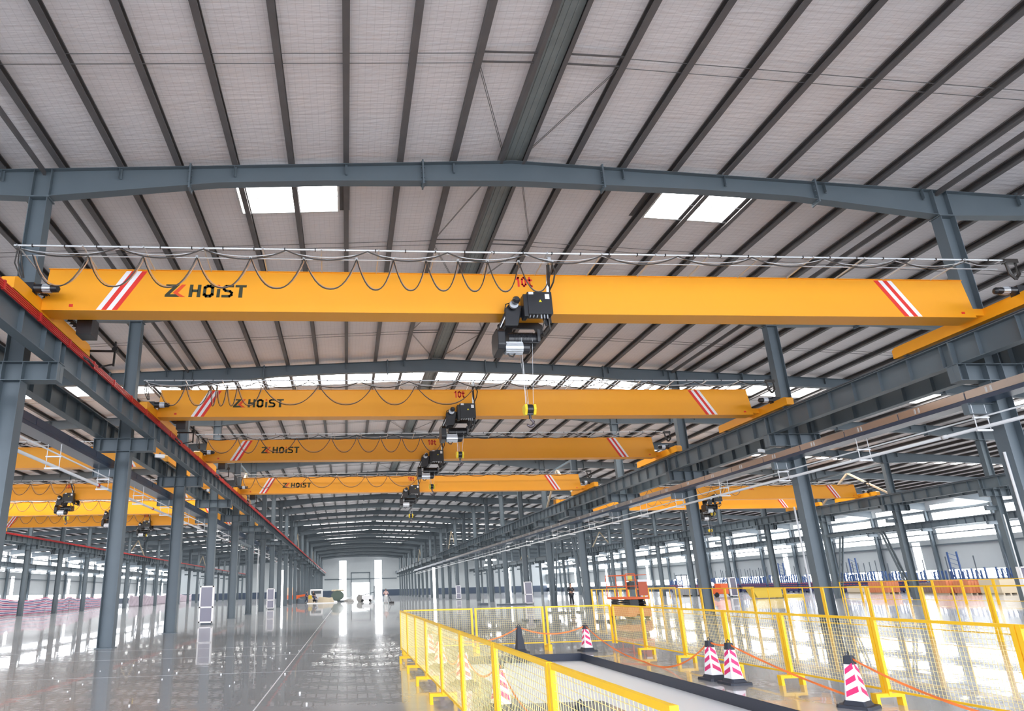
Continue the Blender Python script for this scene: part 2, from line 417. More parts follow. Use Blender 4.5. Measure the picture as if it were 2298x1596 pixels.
for q in (-.14, 0, .14): mb.box(q-.02, q+.02, YB-.4, YE, rt(XC)+.085, rt(XC)+.10)
obj('ridge_cover', mb, RIDGE, rid)
# pairs of sag rods and ridge diagonals in each bay
for i in range(-3, 9):
    ym = YF(i)+L/2+.3
    if i >= 0: pass
    for d in (-.13, .13):
        mb = MB()
        for a, b in ((-30, XC-1.6), (XC+1.6, 39)): mb.tube([(a, ym+d, rt(a)+.06), (b, ym+d, rt(b)+.06)], .009, 5)
        for s in (-1, 1): mb.bar((XC+s*.3, ym+d, rt(XC)+.05), (XC+s*1.62, ym+d, rt(XC)+.02), .03, .03)
        tag(obj('sag_rod', mb, PURL), 'thin sag rod across the purlins, %s one in %s' % ('front' if d < 0 else 'rear', 'the bay behind the viewer' if i == -3 else 'the bay over the viewer' if i == -2 else 'the roof bay behind the nearest rafter' if i == -1 else 'the %s roof bay' % ORD[i+2]), 'rod', 'pairs of thin rods between the purlins')
    for s in (-1, 1):
        mb = MB()
        for d in (0, .09):
            mb.tube([(s*.35, YF(i+1)-.35-d, rt(XC)+.1), (s*1.55, ym+.25-d, rt(XC)+.02)], .008, 5)
            if i >= -1: mb.tube([(s*.35, YF(i)+.35+d, rt(XC)+.1), (s*1.55, ym-.25+d, rt(XC)+.02)], .008, 5)
        obj('diagonal_rod', mb, PURL, rid)

# ------------------------------------------------------------------ columns
def hsec(mb, x0, x1, yh, z0, z1, t=.014):
    mb.box(x0, x0+t, -yh, yh, z0, z1).box(x1-t, x1, -yh, yh, z0, z1).box(x0+t, x1-t, -.006, .006, z0, z1)
def make_column(inner=True):
    root = thing('steel_column', 'x', 'column')
    mb = MB(); hsec(mb, -.23, .23, .16, .02, 6.27); mb.box(-.28, .28, -.2, .2, 0, .02); obj('lower_shaft', mb, STEEL, root)
    mb = MB(); hsec(mb, -.21, .21, .15, 6.72, 11.03); mb.box(-.25, .25, -.17, .17, 11.0, 11.03); obj('upper_shaft', mb, STEEL, root)
    mb = MB(); mb.box(-1.0, 1.0, -.008, .008, 6.28, 6.71).box(-1.02, 1.02, -.16, .16, 6.705, 6.72).box(-1.0, 1.0, -.16, .16, 6.27, 6.285)
    for x in (-.99, -.78, -.22, .22, .78, .99): mb.box(x-.006, x+.006, -.155, .155, 6.285, 6.705)
    obj('crossbeam', mb, STEEL, root)
    mb = MB().box(-.95, -.23, -.006, .006, 5.42, 5.68).box(-.95, -.23, -.08, .08, 5.675, 5.69).box(-.95, -.23, -.08, .08, 5.41, 5.425).box(-.955, -.945, -.08, .08, 5.41, 5.69)
    obj('bracket', mb, STEEL, root)
    return root
colp = make_column(); kids(colp); first = True
rown = {1: 'the far left row', 2: 'the row left of the cranes', 3: 'the row right of the cranes', 4: 'the far right row'}
start = {1: 2, 2: -3, 3: -3, 4: 0}
for r in (1, 2, 3, 4):
    for j, i in enumerate(range(start[r], NEND)):
        o = colp if first else copy_tree(colp); first = False
        o.location = (ROWS[r], YF(i), 0)
        hz = rafter_bottom(ROWS[r])-.008
        # shafts of the outer rows are shorter: scale only their upper shaft
        up = [k for k in o.children if k.name.startswith('upper_shaft')][0]
        sc_ = (hz-6.72)/(11.03-6.72); up.scale = (1, 1, sc_); up.location = (0, 0, 6.72-6.72*sc_)
        k = i+1
        if r in (2, 3):
            if i < -1: lb = 'blue-grey steel column of %s, behind the viewpoint' % rown[r]
            elif k < 40: lb = 'blue-grey steel column with crossbeam, %s in %s' % ('nearest' if k == 0 else ORD[k]+' from the front', rown[r])
            else: lb = 'slim distant steel column deep in %s' % rown[r]
        else:
            v0 = {1: 5, 4: 2}[r]
            if i < v0: lb = 'steel column of %s beyond the edge of view' % rown[r]
            elif i-v0 < 40: lb = 'grey steel column, %s in view in %s' % (ORD[i-v0], rown[r])
            else: lb = 'slim distant steel column deep in %s' % rown[r]
        tag(o, lb, 'column', 'steel columns in '+rown[r])
# wall columns
wc = thing('wall_column', 'x', 'column'); mb = MB(); hsec(mb, -.2, .2, .13, 0, 8.6); obj('shaft', mb, STEEL, wc)
mb = MB(); mb.box(-.95, .2, -.13, .13, 6.4, 6.72); obj('bracket', mb, STEEL, wc); kids(wc); first = True
for X, sd, v0 in ((ROWS[0], 'left', 12), (ROWS[5], 'right', 4)):
    for i in range(-3 if sd == 'right' else 5, NEND):
        o = wc if first else copy_tree(wc); first = False
        o.location = (X, YF(i), 0); o.rotation_euler = (0, 0, 0 if sd == 'right' else PI)
        lb = 'dark wall column against the %s wall, %s' % (sd, 'outside the view' if i < v0 else ORD[i-v0]+' in view')
        tag(o, lb, 'column', 'columns along the %s wall' % sd)

# ------------------------------------------------------------------ crane runways
RZ0, RZ1, RZT = 6.72, 7.36, 7.456
def runway(x, y0, y1, label, redside=0, z0=RZ0):
    root = thing('crane_runway_beam', label, 'runway beam', (x, 0, 0), group='crane runway beams')
    mb = MB(); mb.box(-.15, .15, y0, y1, RZ1-.02, RZ1).box(-.13, .13, y0, y1, z0, z0+.018).box(-.006, .006, y0, y1, z0+.018, RZ1-.02)
    y = y0+.5
    while y < min(y1, 110): 
        mb.box(-.115, -.006, y-.005, y+.005, z0+.018, RZ1-.02).box(.006, .115, y-.005, y+.005, z0+.018, RZ1-.02); y += 1.0
    i = -3
    while YF(i) < y1: mb.box(-.14, .14, YF(i)-.02, YF(i)+.02, z0, RZ1-.02); i += 1
    obj('beam', mb, STEEL, root)
    mb = MB(); mb.box(-.035, .035, y0, y1, RZT-.03, RZT).box(-.012, .012, y0, y1, RZ1+.01, RZT-.03).box(-.055, .055, y0, y1, RZ1, RZ1+.012); obj('crane_rail', mb, STEELD, root)
    if redside:
        s = redside; mb = MB()
        for q in range(4): mb.box(s*(.17), s*(.20), y0, y1, RZ1-.10+q*.042, RZ1-.10+q*.042+.026)
        mb.box(s*.155, s*.172, y0, y1, RZ1-.11, RZ1+.06)
        y = y0+1
        while y < min(y1, 100): mb.box(s*.15, s*.215, y-.03, y+.03, RZ1-.12, RZ1+.075); y += 1.5
        tag(obj('conductor_bar', mb, REDB, root), 'red conductor bar along the runway')
ye = YE-.3; E_ = .80
runway(ROWS[2]+E_, -6, ye, 'crane runway beam with red conductor bar, left side of the main aisle', 1)
runway(ROWS[3]-E_, -6, ye, 'stiffened crane runway beam carrying the right ends of the main cranes')
runway(ROWS[2]-E_, -6, ye, 'grey runway beam on the outer side of the left column row')
runway(ROWS[3]+E_, -6, ye, 'grey runway beam on the outer side of the right column row')
runway(ROWS[1]+E_, 20, ye, 'distant runway beam with red conductor bar on the far left row', 1)
runway(ROWS[1]-E_, 20, ye, 'distant runway beam on the outer side of the far left row')
runway(ROWS[4]-E_, 10, ye, 'distant runway beam on the near side of the far right row')
runway(ROWS[4]+E_, 10, ye, 'distant runway beam on the outer side of the far right row')
runway(ROWS[0]+E_, 60, ye, 'runway beam along the left wall windows')
runway(ROWS[5]-E_, 20, ye, 'runway beam along the right wall windows')
# ducts on the column brackets, pipes on U-shaped hangers under them
for r, nm in ((2, 'left'), (3, 'right')):
    x0, x1 = ROWS[r]-.88, ROWS[r]-.36
    root = thing('cable_duct', 'long dark blue cable duct on brackets along the %s column row' % nm, 'duct', (0, 0, 0), group='cable ducts')
    mb = MB(); mb.box(x0+.01, x1-.01, -6, 150, 5.69, 5.97); obj('duct_body', mb, DUCT, root)
    mb = MB().mat(GDUCT if r == 3 else DUCT)
    y = -6
    while y < 100:
        mb.box(x0-.002, x0+.012, y+.02, y+2.0, 5.80, 6.0); mb.box(x1-.012, x1+.002, y+.02, y+2.0, 5.80, 6.0); y += 2.02
    mb.box(x0, x1, -6, 150, 5.975, 5.99); mb.mat(GALV); y = -4.6
    while y < 100:
        for dy in (-.06, .06): mb.box(x0-.012, x0-.002, y+dy-.02, y+dy+.02, 5.83, 5.96)
        y += 2.02
    tag(obj('side_sheet', mb, None, root), 'shiny galvanised side sheet' if r == 3 else None)
    xp = (x0+x1)/2; zp = 5.08
    root = thing('pipe_run', 'long white pipe hung below the cable duct along the %s column row' % nm, 'pipe', (0, 0, 0), group='hung white pipes')
    mb = MB(); mb.tube([(xp, -6, zp), (xp, 150, zp)], .045, 10); mb.tube([(xp+.16, -6, zp+.3), (xp+.16, 150, zp+.3)], .022, 8)
    mb.mats = [PIPE]; mb.mat(REDB if r == 2 else PIPE)
    for k in range(18): mb.tube([(xp, 3+6.1*k, zp), (xp, 3.12+6.1*k, zp)], .058, 10)
    obj('pipe', mb, None, root, smooth=True)
    for k in range(22):
        y = -4.2+3.75*k
        if k > 0: y = Y0+L*-3+3.75*k
        mb = MB()
        for dx in (-.17, .19): mb.box(xp+dx-.008, xp+dx+.008, y-.008, y+.008, zp-.09, 5.69)
        mb.box(xp-.2, xp+.22, y-.025, y+.025, zp-.10, zp-.055); mb.box(xp-.2, xp+.22, y-.025, y+.025, zp+.235, zp+.272)
        obj('hanger', mb, PIPE, root)

# ------------------------------------------------------------------ bridge cranes
def stroke(mb, pts, wd, y0, y1):
    for (a, b), (c, d) in zip(pts, pts[1:]):
        dx, dz = c-a, d-b; l = math.hypot(dx, dz); ex, ez = dx/l*wd*.35, dz/l*wd*.35; nx, nz = -dz/l*wd/2, dx/l*wd/2
        mb.prism([(a-ex+nx, b-ez+nz), (c+ex+nx, d+ez+nz), (c+ex-nx, d+ez-nz), (a-ex-nx, b-ez-nz)], 'y', y0, y1)
def lettering(root, X, Z, H, Y):
    u = lambda x, y: (X+(x-258)/240*H, Z+(640-y)/240*H)
    P = lambda pts: [u(*p) for p in pts]
    mb = MB(); a, b = Y-.006, Y+.002
    mb.prism(P([(400, 437), (340, 505), (258, 600), (255, 640), (510, 640), (440, 590), (340, 590), (420, 500), (505, 400), (430, 400)]), 'y', a, b)
    mb.prism(P([(270, 400), (440, 400), (410, 437), (270, 437)]), 'y', a, b)
    mb.prism(P([(680, 400), (738, 400), (722, 640), (660, 640)]), 'y', a, b).prism(P([(818, 400), (876, 400), (862, 640), (800, 640)]), 'y', a, b)
    mb.prism(P([(720, 495), (820, 495), (818, 542), (718, 542)]), 'y', a, b)
    k = H/240
    stroke(mb, P([(990, 425), (1030, 425), (1072, 455), (1068, 585), (1030, 617), (965, 617), (932, 590), (940, 455), (990, 425)]), 54*k, a, b)
    mb.prism(P([(1150, 480), (1206, 480), (1196, 640), (1140, 640)]), 'y', a, b)
    stroke(mb, P([(1425, 422), (1310, 422), (1270, 445), (1268, 485), (1295, 510), (1375, 522), (1405, 550), (1400, 592), (1365, 617), (1245, 617)]), 46*k, a, b)
    mb.prism(P([(1468, 400), (1662, 400), (1656, 444), (1464, 444)]), 'y', a, b).prism(P([(1535, 444), (1594, 444), (1588, 640), (1520, 640)]), 'y', a, b)
    tag(obj('lettering', mb, INK, root), 'dark company lettering')
    mb = MB(); mb.prism(P([(540, 400), (608, 400), (478, 562), (392, 562)]), 'y', a, b).prism(P([(478, 562), (605, 640), (520, 640), (392, 562)]), 'y', a, b)
    mb.prism([(u(1175, 425)[0]+28*k*math.cos(t*PI/5), u(1175, 425)[1]+28*k*math.sin(t*PI/5)) for t in range(10)], 'y', a, b)
    tag(obj('logo_chevron', mb, ORNG, root), 'orange chevron and dot of the logo')
def fat_text(mb, txt, X, Z, H, Y):
    """small painted characters drawn with strokes"""
    G = {'1': [[(.1, .8), (.35, 1), (.35, 0)]], '0': [[(.3, 1), (.08, .8), (.08, .2), (.3, 0), (.52, .2), (.52, .8), (.3, 1)]],
         't': [[(.3, 1), (.3, .15), (.42, 0), (.6, 0)], [(.05, .7), (.55, .7)]]}
    for k, ch in enumerate(txt):
        for st in G[ch]: stroke(mb, [(X+k*.62*H+a*H*.85, Z+b*H) for a, b in st], H*.2, Y-.006, Y+.002)
def sag(a, b, depth, n=12):
    return [(a[0]+(b[0]-a[0])*t, a[1]+(b[1]-a[1])*t, a[2]+(b[2]-a[2])*t-depth*4*t*(1-t)) for t in [k/n for k in range(n+1)]]
GW = .46; GB, GT = 7.55, 8.54
def crane(xl, Y, label, group, lobes, logo=True, detail=True, tx=3.95):
    """xl = offset of the bay against the main bay; Y = front face of the girder"""
    root = thing('overhead_crane', label, 'overhead crane', (xl, Y, 0), group=group)
    xa, xb = -6.62, 15.28
    mb = MB()
    mb.prism([(xa, GB), (xb, GB), (xb-.13, GT-.012), (xa+.10, GT-.012)], 'y', .01, GW-.01)
    mb.box(xa+.08, xb-.13, -.02, GW+.02, GT-.012, GT); mb.box(xa+.1, xb-.02, -.02, GW+.02, GB-.014, GB)
    obj('girder', mb, YEL, root)
    # slanted white and red stripes near both girder ends
    for s, x0 in ((1, -5.45), (-1, 13.88)):
        for q, mt in enumerate((WHT, RED, WHT, RED)):
            a0, a1 = x0+s*.1125*q, x0+s*.1125*(q+1)
            mb = MB().prism([(a0, GB+.005), (a1, GB+.005), (a1+s*.58, GT-.03), (a0+s*.58, GT-.03)], 'y', .004, .012)
            obj('white_stripe' if mt is WHT else 'red_stripe', mb, mt, root)
    if logo: lettering(root, -4.0, 7.89, .305, .01)
    mb = MB(); fat_text(mb, '10t', tx, 8.25, .22, .01); tag(obj('load_mark', mb, RED, root), 'red 10t load mark')
    mb = MB(); mb.box(-6.02, -5.94, .0, .012, 7.63, 7.69).box(14.92, 15.0, .0, .012, 7.64, 7.69); obj('small_plate', mb, RED, root)
    for s, x in ((-1, ROWS[2]+E_), (1, ROWS[3]-E_)):
        mb = MB(); y0, y1 = (-1.15, 2.75) if s < 0 else (-1.5, 2.75)
        mb.prism([(y0, 7.50), (y1, 7.50), (y1, 7.74), (y1-.1, 7.80), (y0+.1, 7.80), (y0, 7.74)], 'x', x-.13, x+.13)
        mb.box(min(x, x-s*.5), max(x, x-s*.5), .05, GW+.2, 7.62, 7.80)
        et = obj('end_truck', mb, YEL, root)
        mb = MB()
        for yy in (y0+.3, y1-.3): mb.tube([(x-.07, yy, 7.56), (x+.07, yy, 7.56)], .10, 16)
        obj('wheel', mb, STEELD, et)
        for yy in ((y0+.8,) if s < 0 else (y0+.75,)):
            mb = MB(); q = -s
            mb.tube([(x+q*.10, yy, 7.88), (x+q*.30, yy, 7.88)], [.10, .10], 14); mb.tube([(x+q*.28, yy, 7.88), (x+q*.49, yy, 7.88)], .05, 10); mb.box(x-.14, x+.14, yy-.1, yy+.1, 7.76, 7.98)
            mb.tube([(x+q*.47, yy, 7.88), (x+q*.60, yy, 7.88), (x+q*.64, yy, 7.88)], [.085, .08, .03], 14)
            mo = obj('travel_motor', mb, BLKM, et, smooth=False)
            mb = MB(); mb.tube([(x+q*.30, yy, 7.88), (x+q*.47, yy, 7.88)], .09, 14)
            for t in range(14): mb.bar((x+q*.30, yy+.09*math.cos(t*PI/7), 7.88+.09*math.sin(t*PI/7)), (x+q*.47, yy+.09*math.cos(t*PI/7), 7.88+.09*math.sin(t*PI/7)), .012, .02)
            tag(obj('finned_housing', mb, ALU, mo), 'silver finned motor housing')
    if detail:
        # energy chain, collector arm and cabinet at the left end
        mb = MB()
        for k in range(30):
            yy = -.15+k*.078; zz = 7.86+(.03 if k % 2 else 0)
            mb.bar((-6.58, yy, zz), (-6.50, yy+.06, zz), .03, .05); mb.tube([(-6.60, yy, zz-.03), (-6.5, yy+.03, zz+.05), (-6.44, yy+.05, zz-.02)], .012, 5)
        obj('energy_chain', mb, BLK, root)
        mb = MB(); mb.bar((-6.75, 2.73, 7.66), (-5.98, 2.75, 7.66), .05, .045); mb.bar((-5.98, 2.75, 7.25), (-5.98, 2.75, 7.92), .045, .05); mb.bar((-5.98, 2.75, 7.3), (-6.35, 2.75, 7.22), .04, .03); mb.tube([(-5.98, 2.70, 7.7), (-5.98, 2.80, 7.7)], .07, 10)
        mb.tube([(-6.62, 2.2, 7.35), (-6.45, 2.3, 7.25), (-6.42, 2.6, 7.2), (-6.55, 2.8, 7.3)], .03, 6)
        obj('collector_arm', mb, BLK, root)
        mb = MB(); mb.box(-6.12, -5.78, .7, 1.1, 7.28, 7.72); obj('electric_cabinet', mb, BLKM, root, bevel=.01)
    # festoon track in front of the girder top
    yr = -.88; zr = 8.60
    mb = MB(); mb.tube([(xa-.25, yr, zr), (xb+.35, yr, zr)], .022, 8); mb.tube([(xa-.2, yr+.2, zr-.12), (xb+.1, yr+.2, zr-.12)], .012, 6)
    mb.mats = [GALV]; mb.mat(BLK)
    for k in range(34): mb.cbox(-6.5+.65*k, yr, zr, .02, .055, .055)
    obj('festoon_track', mb, None, root)
    for x in ([xa-.2]+[-5.5+1.24*k for k in range(17)]): obj('track_arm', MB().bar((x+.02, yr-.04, zr+.0), (x, .03, GT), .022, .03), GALV, root)
    mb = MB(); mb2 = MB(); X = [xa-.2]+[-4.72+1.73*k for k in range(12)]
    X = [x for x in X if x < xb]+[xb]
    for a, b in zip(X, X[1:]):
        mb.tube(sag((a, yr-.1, zr-.08), (b, yr-.1, zr-.08), .22 if b-a > 1 else .1), .014, 6)
        mb2.tube(sag((a, yr-.02, zr-.06), (b, yr-.02, zr-.06), .13 if b-a > 1 else .1), .010, 6)
    obj('sagging_cable', mb, CAB, root); obj('pale_cable', mb2, GALV, root)
    mb = MB(); mb2 = MB(); mb3 = MB()
    for a, b in zip(lobes, lobes[1:]):
        d = .70+.05*min(1, .6/(b-a))
        def U(y, dd, e):
            pts = []
            for t in [k/14 for k in range(15)]:
                q = abs(2*t-1); pts.append((a+(b-a)*t+e, y, zr-.13-dd*(1-q**2.3)))
            return pts
        mb.tube(U(yr+.14, d, 0), .013, 6); mb2.tube(U(yr+.20, d-.05, .02), .012, 6)
        mb3.cbox(b, yr+.18, zr-.13, .05, .1, .06)
    obj('festoon_cable', mb, CAB, root); tag(obj('tan_festoon_cable', mb2, CABT, root), 'paler second cable of the festoon'); obj('cable_trolley', mb3, GALV, root)
    mb = MB()
    for q in (0, .07, .14): mb.tube([(xa-.2+q*.5, yr+.05, zr-.1), (xa-.24+q, yr+.1, 8.25), (xa-.15+q*.4, yr+.25, 7.98)], .016, 6)
    obj('drop_cable', mb, CAB, root)
    mb = MB()
    for q in (0, .05): mb.tube([(xb+.1, yr, zr-.05), (xb+.12+q, yr, zr-.35), (xb+.22+q, yr, zr-.48), (xb+.34+q, yr, zr-.35), (xb+.35, yr, zr-.05)], .025, 6)
    mb.cbox(xb+.22, yr, zr-.03, .34, .1, .1)
    obj('coiled_cable', mb, CAB, root)
    return root
cr0 = None
LB = [[-6.55, -5.42, -4.29, -3.17, -2.04, -.9, .24, 1.04, 1.76, 2.47, 3.13, 3.83, 4.6],
      [-6.4, -5.5, -4.65, -4.45, -4.1, -3.75, -2.9, -.95, .95, 2.45, 4.6],
      [-6.4, -5.0, -4.0, -2.3, -.7, .5, 1.6, 2.6, 3.5, 4.6],
      [-6.4, -5.6, -4.4, -2.4, -.6, 1.2, 2.6, 4.6]]
YC = [13.08, 21.87, 29.65, 40.0]
nm = ['nearest', 'second', 'third', 'farthest']
for k in range(4):
    crane(0, YC[k], 'yellow overhead crane with dark company lettering across the main aisle, %s of four' % nm[k], 'overhead cranes in the main aisle', LB[k])
YL = [30.9, 41.4, 49.4, 57.6]
for k in range(4):
    crane(-24, YL[k], 'orange-yellow overhead crane in the bay left of the main aisle, %s' % ('nearest of four' if k == 0 else nm[k]+' of four'), 'overhead cranes in the left bay',
          [-6.4, -5.2, -4, -2.8, -1.6, -.4, .8, 2.0, 3.2, 4.4, 5.6, 6.6], logo=False, detail=False, tx=6.2)
YR = [46.0, 52.0]
for k in range(2):
    crane(24, YR[k], 'orange-yellow overhead crane in the bay right of the main aisle, %s of two' % ('nearer' if k == 0 else 'farther'), 'overhead cranes in the right bay',
          [-6.4, -5.2, -4, -2.8, -1.6, -.4, .8, 2.0, 3.2, 4.4, 5.6], logo=False, detail=False, tx=6.6)

# ------------------------------------------------------------------ hoists
def hoist(drop, label, X, Y, group):
    """origin below the girder's front face; drop = height of the hook block"""
    root = thing('electric_hoist', label, 'hoist', (X, Y, 0), group=group)
    # control box with plates
    mb = MB(); mb.box(.06, .62, -.42, -.14, 7.36, 7.90).box(-.04, .06, -.42, -.16, 7.30, 7.84); box = obj('control_box', mb, BLKM, root, bevel=.012)
    mb = MB(); mb.box(.09, .20, -.425, -.42, 7.83, 7.89).box(.46, .56, -.425, -.42, 7.72, 7.84); tag(obj('white_label_plate', mb, WHT, box), 'white label plate')
    mb = MB(); mb.prism([(.31, 7.645), (.38, 7.645), (.345, 7.705)], 'y', -.426, -.42); tag(obj('warning_triangle', mb, principled('warning_yellow', (.85, .7, .02), .5) if 'warning_yellow' not in bpy.data.materials else bpy.data.materials['warning_yellow'], box), 'small yellow warning triangle')
    mb = MB()
    for x in (.36, .43, .50): mb.tube([(x, -.36, 7.36), (x, -.36, 7.27)], .018, 8)
    for x in (.12, .20, .28): mb.tube([(x, -.34, 7.36), (x-.02, -.34, 7.30)], .014, 8)
    tag(obj('cable_gland', mb, ALU, box), 'silver cable glands')
    # trolley frame clasping the girder
    mb = MB()
    for yy in (-.14, GW+.06):
        mb.prism([(-.42, 7.20), (-.12, 7.20), (-.06, 7.40), (.46, 7.40), (.52, 7.20), (.66, 7.20), (.66, 7.50), (.56, 7.56), (-.34, 7.56), (-.42, 7.50)], 'y', yy, yy+.05)
    mb.box(-.42, -.36, -.14, GW+.1, 7.20, 7.26).box(.60, .66, -.14, GW+.1, 7.20, 7.26)
    mb.prism([(-.45, 7.14), (-.16, 7.14), (-.04, 7.62), (-.30, 7.70), (-.42, 7.55)], 'y', -.26, -.14)
    obj('trolley_frame', mb, BLKM, root, bevel=.008)
    mb = MB()
    for x in (-.25, .5):
        mb.tube([(x, -.07, 7.49), (x, .0, 7.49)], .07, 14)
    obj('trolley_wheel', mb, STEELD, root)
    mb = MB(); mb.tube([(-.22, -.50, 7.66), (-.22, -.26, 7.66)], .085, 14); mb.tube([(-.22, -.56, 7.66), (-.22, -.50, 7.66)], [.05, .085], 14); mo = obj('trolley_motor', mb, BLKM, root)
    mb = MB(); mb.tube([(-.25, -.40, 7.60), (-.25, -.34, 7.60)], .10, 14); obj('motor_flange', mb, ALU, mo)
    # drum between gear casing and end plate
    yc = .22
    mb = MB()
    mb.prism([(.12*math.cos(a)*0+yc+.17*math.cos(a), 6.98+.17*math.sin(a)) for a in [k*PI/10 for k in range(20)]], 'x', -.30, .34)
    for k in range(14): mb.prism([(yc+.18*math.cos(a), 6.98+.18*math.sin(a)) for a in [q*PI/10 for q in range(20)]], 'x', -.18+.035*k, -.168+.035*k)
    obj('rope_drum', mb, BLKM, root)
    mb = MB(); mb.prism([(yc-.28, 6.66), (yc+.22, 6.62), (yc+.30, 6.75), (yc+.30, 7.05), (yc+.2, 7.18), (yc-.22, 7.18), (yc-.34, 7.06), (yc-.34, 6.76)], 'x', -.60, -.42); obj('gear_casing', mb, BLKM, root, bevel=.02)
    mb = MB(); mb.prism([(yc-.24, 6.86), (yc+.24, 6.86), (yc+.26, 7.15), (yc-.26, 7.15)], 'x', .34, .40)
    for yy in (yc-.2, yc+.2): mb.tube([(-.44, yy, 6.85), (.38, yy, 6.85)], .018, 8)
    obj('drum_end_plate', mb, BLKM, root)
    mb = MB(); mb.tube([(-.42, yc-.16, 6.72), (-.02, yc-.16, 6.72)], .14, 16)
    for t in range(16): a = t*PI/8; mb.bar((-.40, yc-.16+.14*math.cos(a), 6.72+.14*math.sin(a)), (-.02, yc-.16+.14*math.cos(a), 6.72+.14*math.sin(a)), .01, .02)
    hm = obj('hoist_motor', mb, ALU, root)
    mb = MB(); mb.tube([(-.02, yc-.16, 6.72), (.13, yc-.16, 6.72), (.17, yc-.16, 6.72)], [.14, .135, .08], 16); tag(obj('motor_cap', mb, BLKM, hm), 'black motor end cap')
    mb = MB(); mb.tube([(-.38, yc-.2, 6.62), (-.33, yc-.2, 6.52), (-.25, yc-.2, 6.50), (-.2, yc-.2, 6.58)], .018, 6)
    mb.tube([(-.40, -.2, 7.50), (-.50, -.2, 7.3), (-.58, -.05, 7.1)], .02, 6); mb.tube([(-.28, -.2, 7.72), (-.40, -.25, 7.66), (-.43, -.2, 7.5)], .014, 6)
    mb.tube([(.58, -.2, 7.36), (.60, -.15, 7.1), (.52, 0, 7.0), (.45, .05, 7.05)], .022, 6); mb.tube([(.45, -.3, 7.28), (.40, -.2, 7.05), (.48, -.1, 6.95)], .018, 6)
    mb.tube([(.60, -.3, 7.84), (.56, -.45, 8.05), (.50, -.7, 8.42)], .035, 6); mb.tube([(.58, -.3, 7.9), (.66, -.5, 8.1), (.68, -.62, 8.28), (.60, -.7, 8.42)], .02, 6)
    obj('hose', mb, CAB, root)
    mb = MB(); mb.bar((.52, -.60, 8.52), (.54, -.40, 7.9), .05, .035); mb.box(.49, .56, -.76, -.58, 8.44, 8.60); tag(obj('towing_arm', mb, GALV, root), 'pale towing arm to the festoon')
    mb = MB(); mb.bar((-.40, -.22, 7.42), (-.55, -.2, 7.12), .03, .02); obj('limit_bar', mb, GALV, root)
    # ropes, block and hook
    zb = drop+.42
    mb = MB()
    for x0, x1, yy in ((-.02, -.01, yc-.17), (.0, .06, yc+.17), (.24, .16, yc-.17), (.06, .09, yc+.17)): mb.tube([(x0, yy, 6.98), (x1, yc+(yy-yc)*.3, zb)], .005, 5)
    obj('wire_rope', mb, GALV, root)
    mb = MB(); bx = .08
    for s in (-1, 1):
        mb.prism([(yc-.11, zb-.02), (yc+.11, zb-.02), (yc+.13, zb-.14), (yc+.05, zb-.25), (yc-.05, zb-.25), (yc-.13, zb-.14)], 'x', bx+s*.07, bx+s*.13)
    hb = obj('hook_block', mb, principled('block_yellow', (.85, .62, .03), .4) if 'block_yellow' not in bpy.data.materials else bpy.data.materials['block_yellow'], root, bevel=.01)
    mb = MB(); mb.tube([(bx-.06, yc, zb-.11), (bx+.06, yc, zb-.11)], .11, 16); mb.box(bx-.09, bx+.09, yc-.04, yc+.04, zb-.24, zb-.18); mb.tube([(bx, yc, zb-.22), (bx, yc, zb-.33)], .03, 10); obj('sheave', mb, BLKM, hb)
    mb = MB(); pts = [(bx, yc, zb-.28), (bx+.01, yc, zb-.33)] + [(bx-.005+.075*math.cos(a), yc, zb-.43+.075*math.sin(a)) for a in [math.radians(70-20*k) for k in range(13)]]
    rr = [.022, .026]+[.024+.012*math.sin(PI*k/12) for k in range(12)]+[.010]; mb.tube(pts, rr, 10)
    tag(obj('hook', mb, principled('hook_steel', (.12, .10, .11), .35, metal=.6) if 'hook_steel' not in bpy.data.materials else bpy.data.materials['hook_steel'], hb, smooth=True), 'dark steel hook')
    return root
drops = [5.02, 5.85, 5.95, 5.75]
for k in range(4):
    hoist(drops[k], 'black electric hoist under the %s main-aisle crane, hook block %s' % (nm[k], 'hanging well below it' if k == 0 else 'hanging below it'), 4.0, YC[k], 'hoists in the main aisle')
for k in range(4):
    hoist([6.0, 6.1, 6.15, 6.4][k], 'small black hoist under the %s crane of the left bay' % ('nearest' if k == 0 else nm[k]), -17.7 if k else -21, YL[k], 'hoists in the left bay')
for k in range(2):
    hoist([6.2, 5.45][k], 'black hoist under the %s crane of the right bay' % ('nearer' if k == 0 else 'farther'), 30.6 if k else 27.5, YR[k], 'hoists in the right bay')

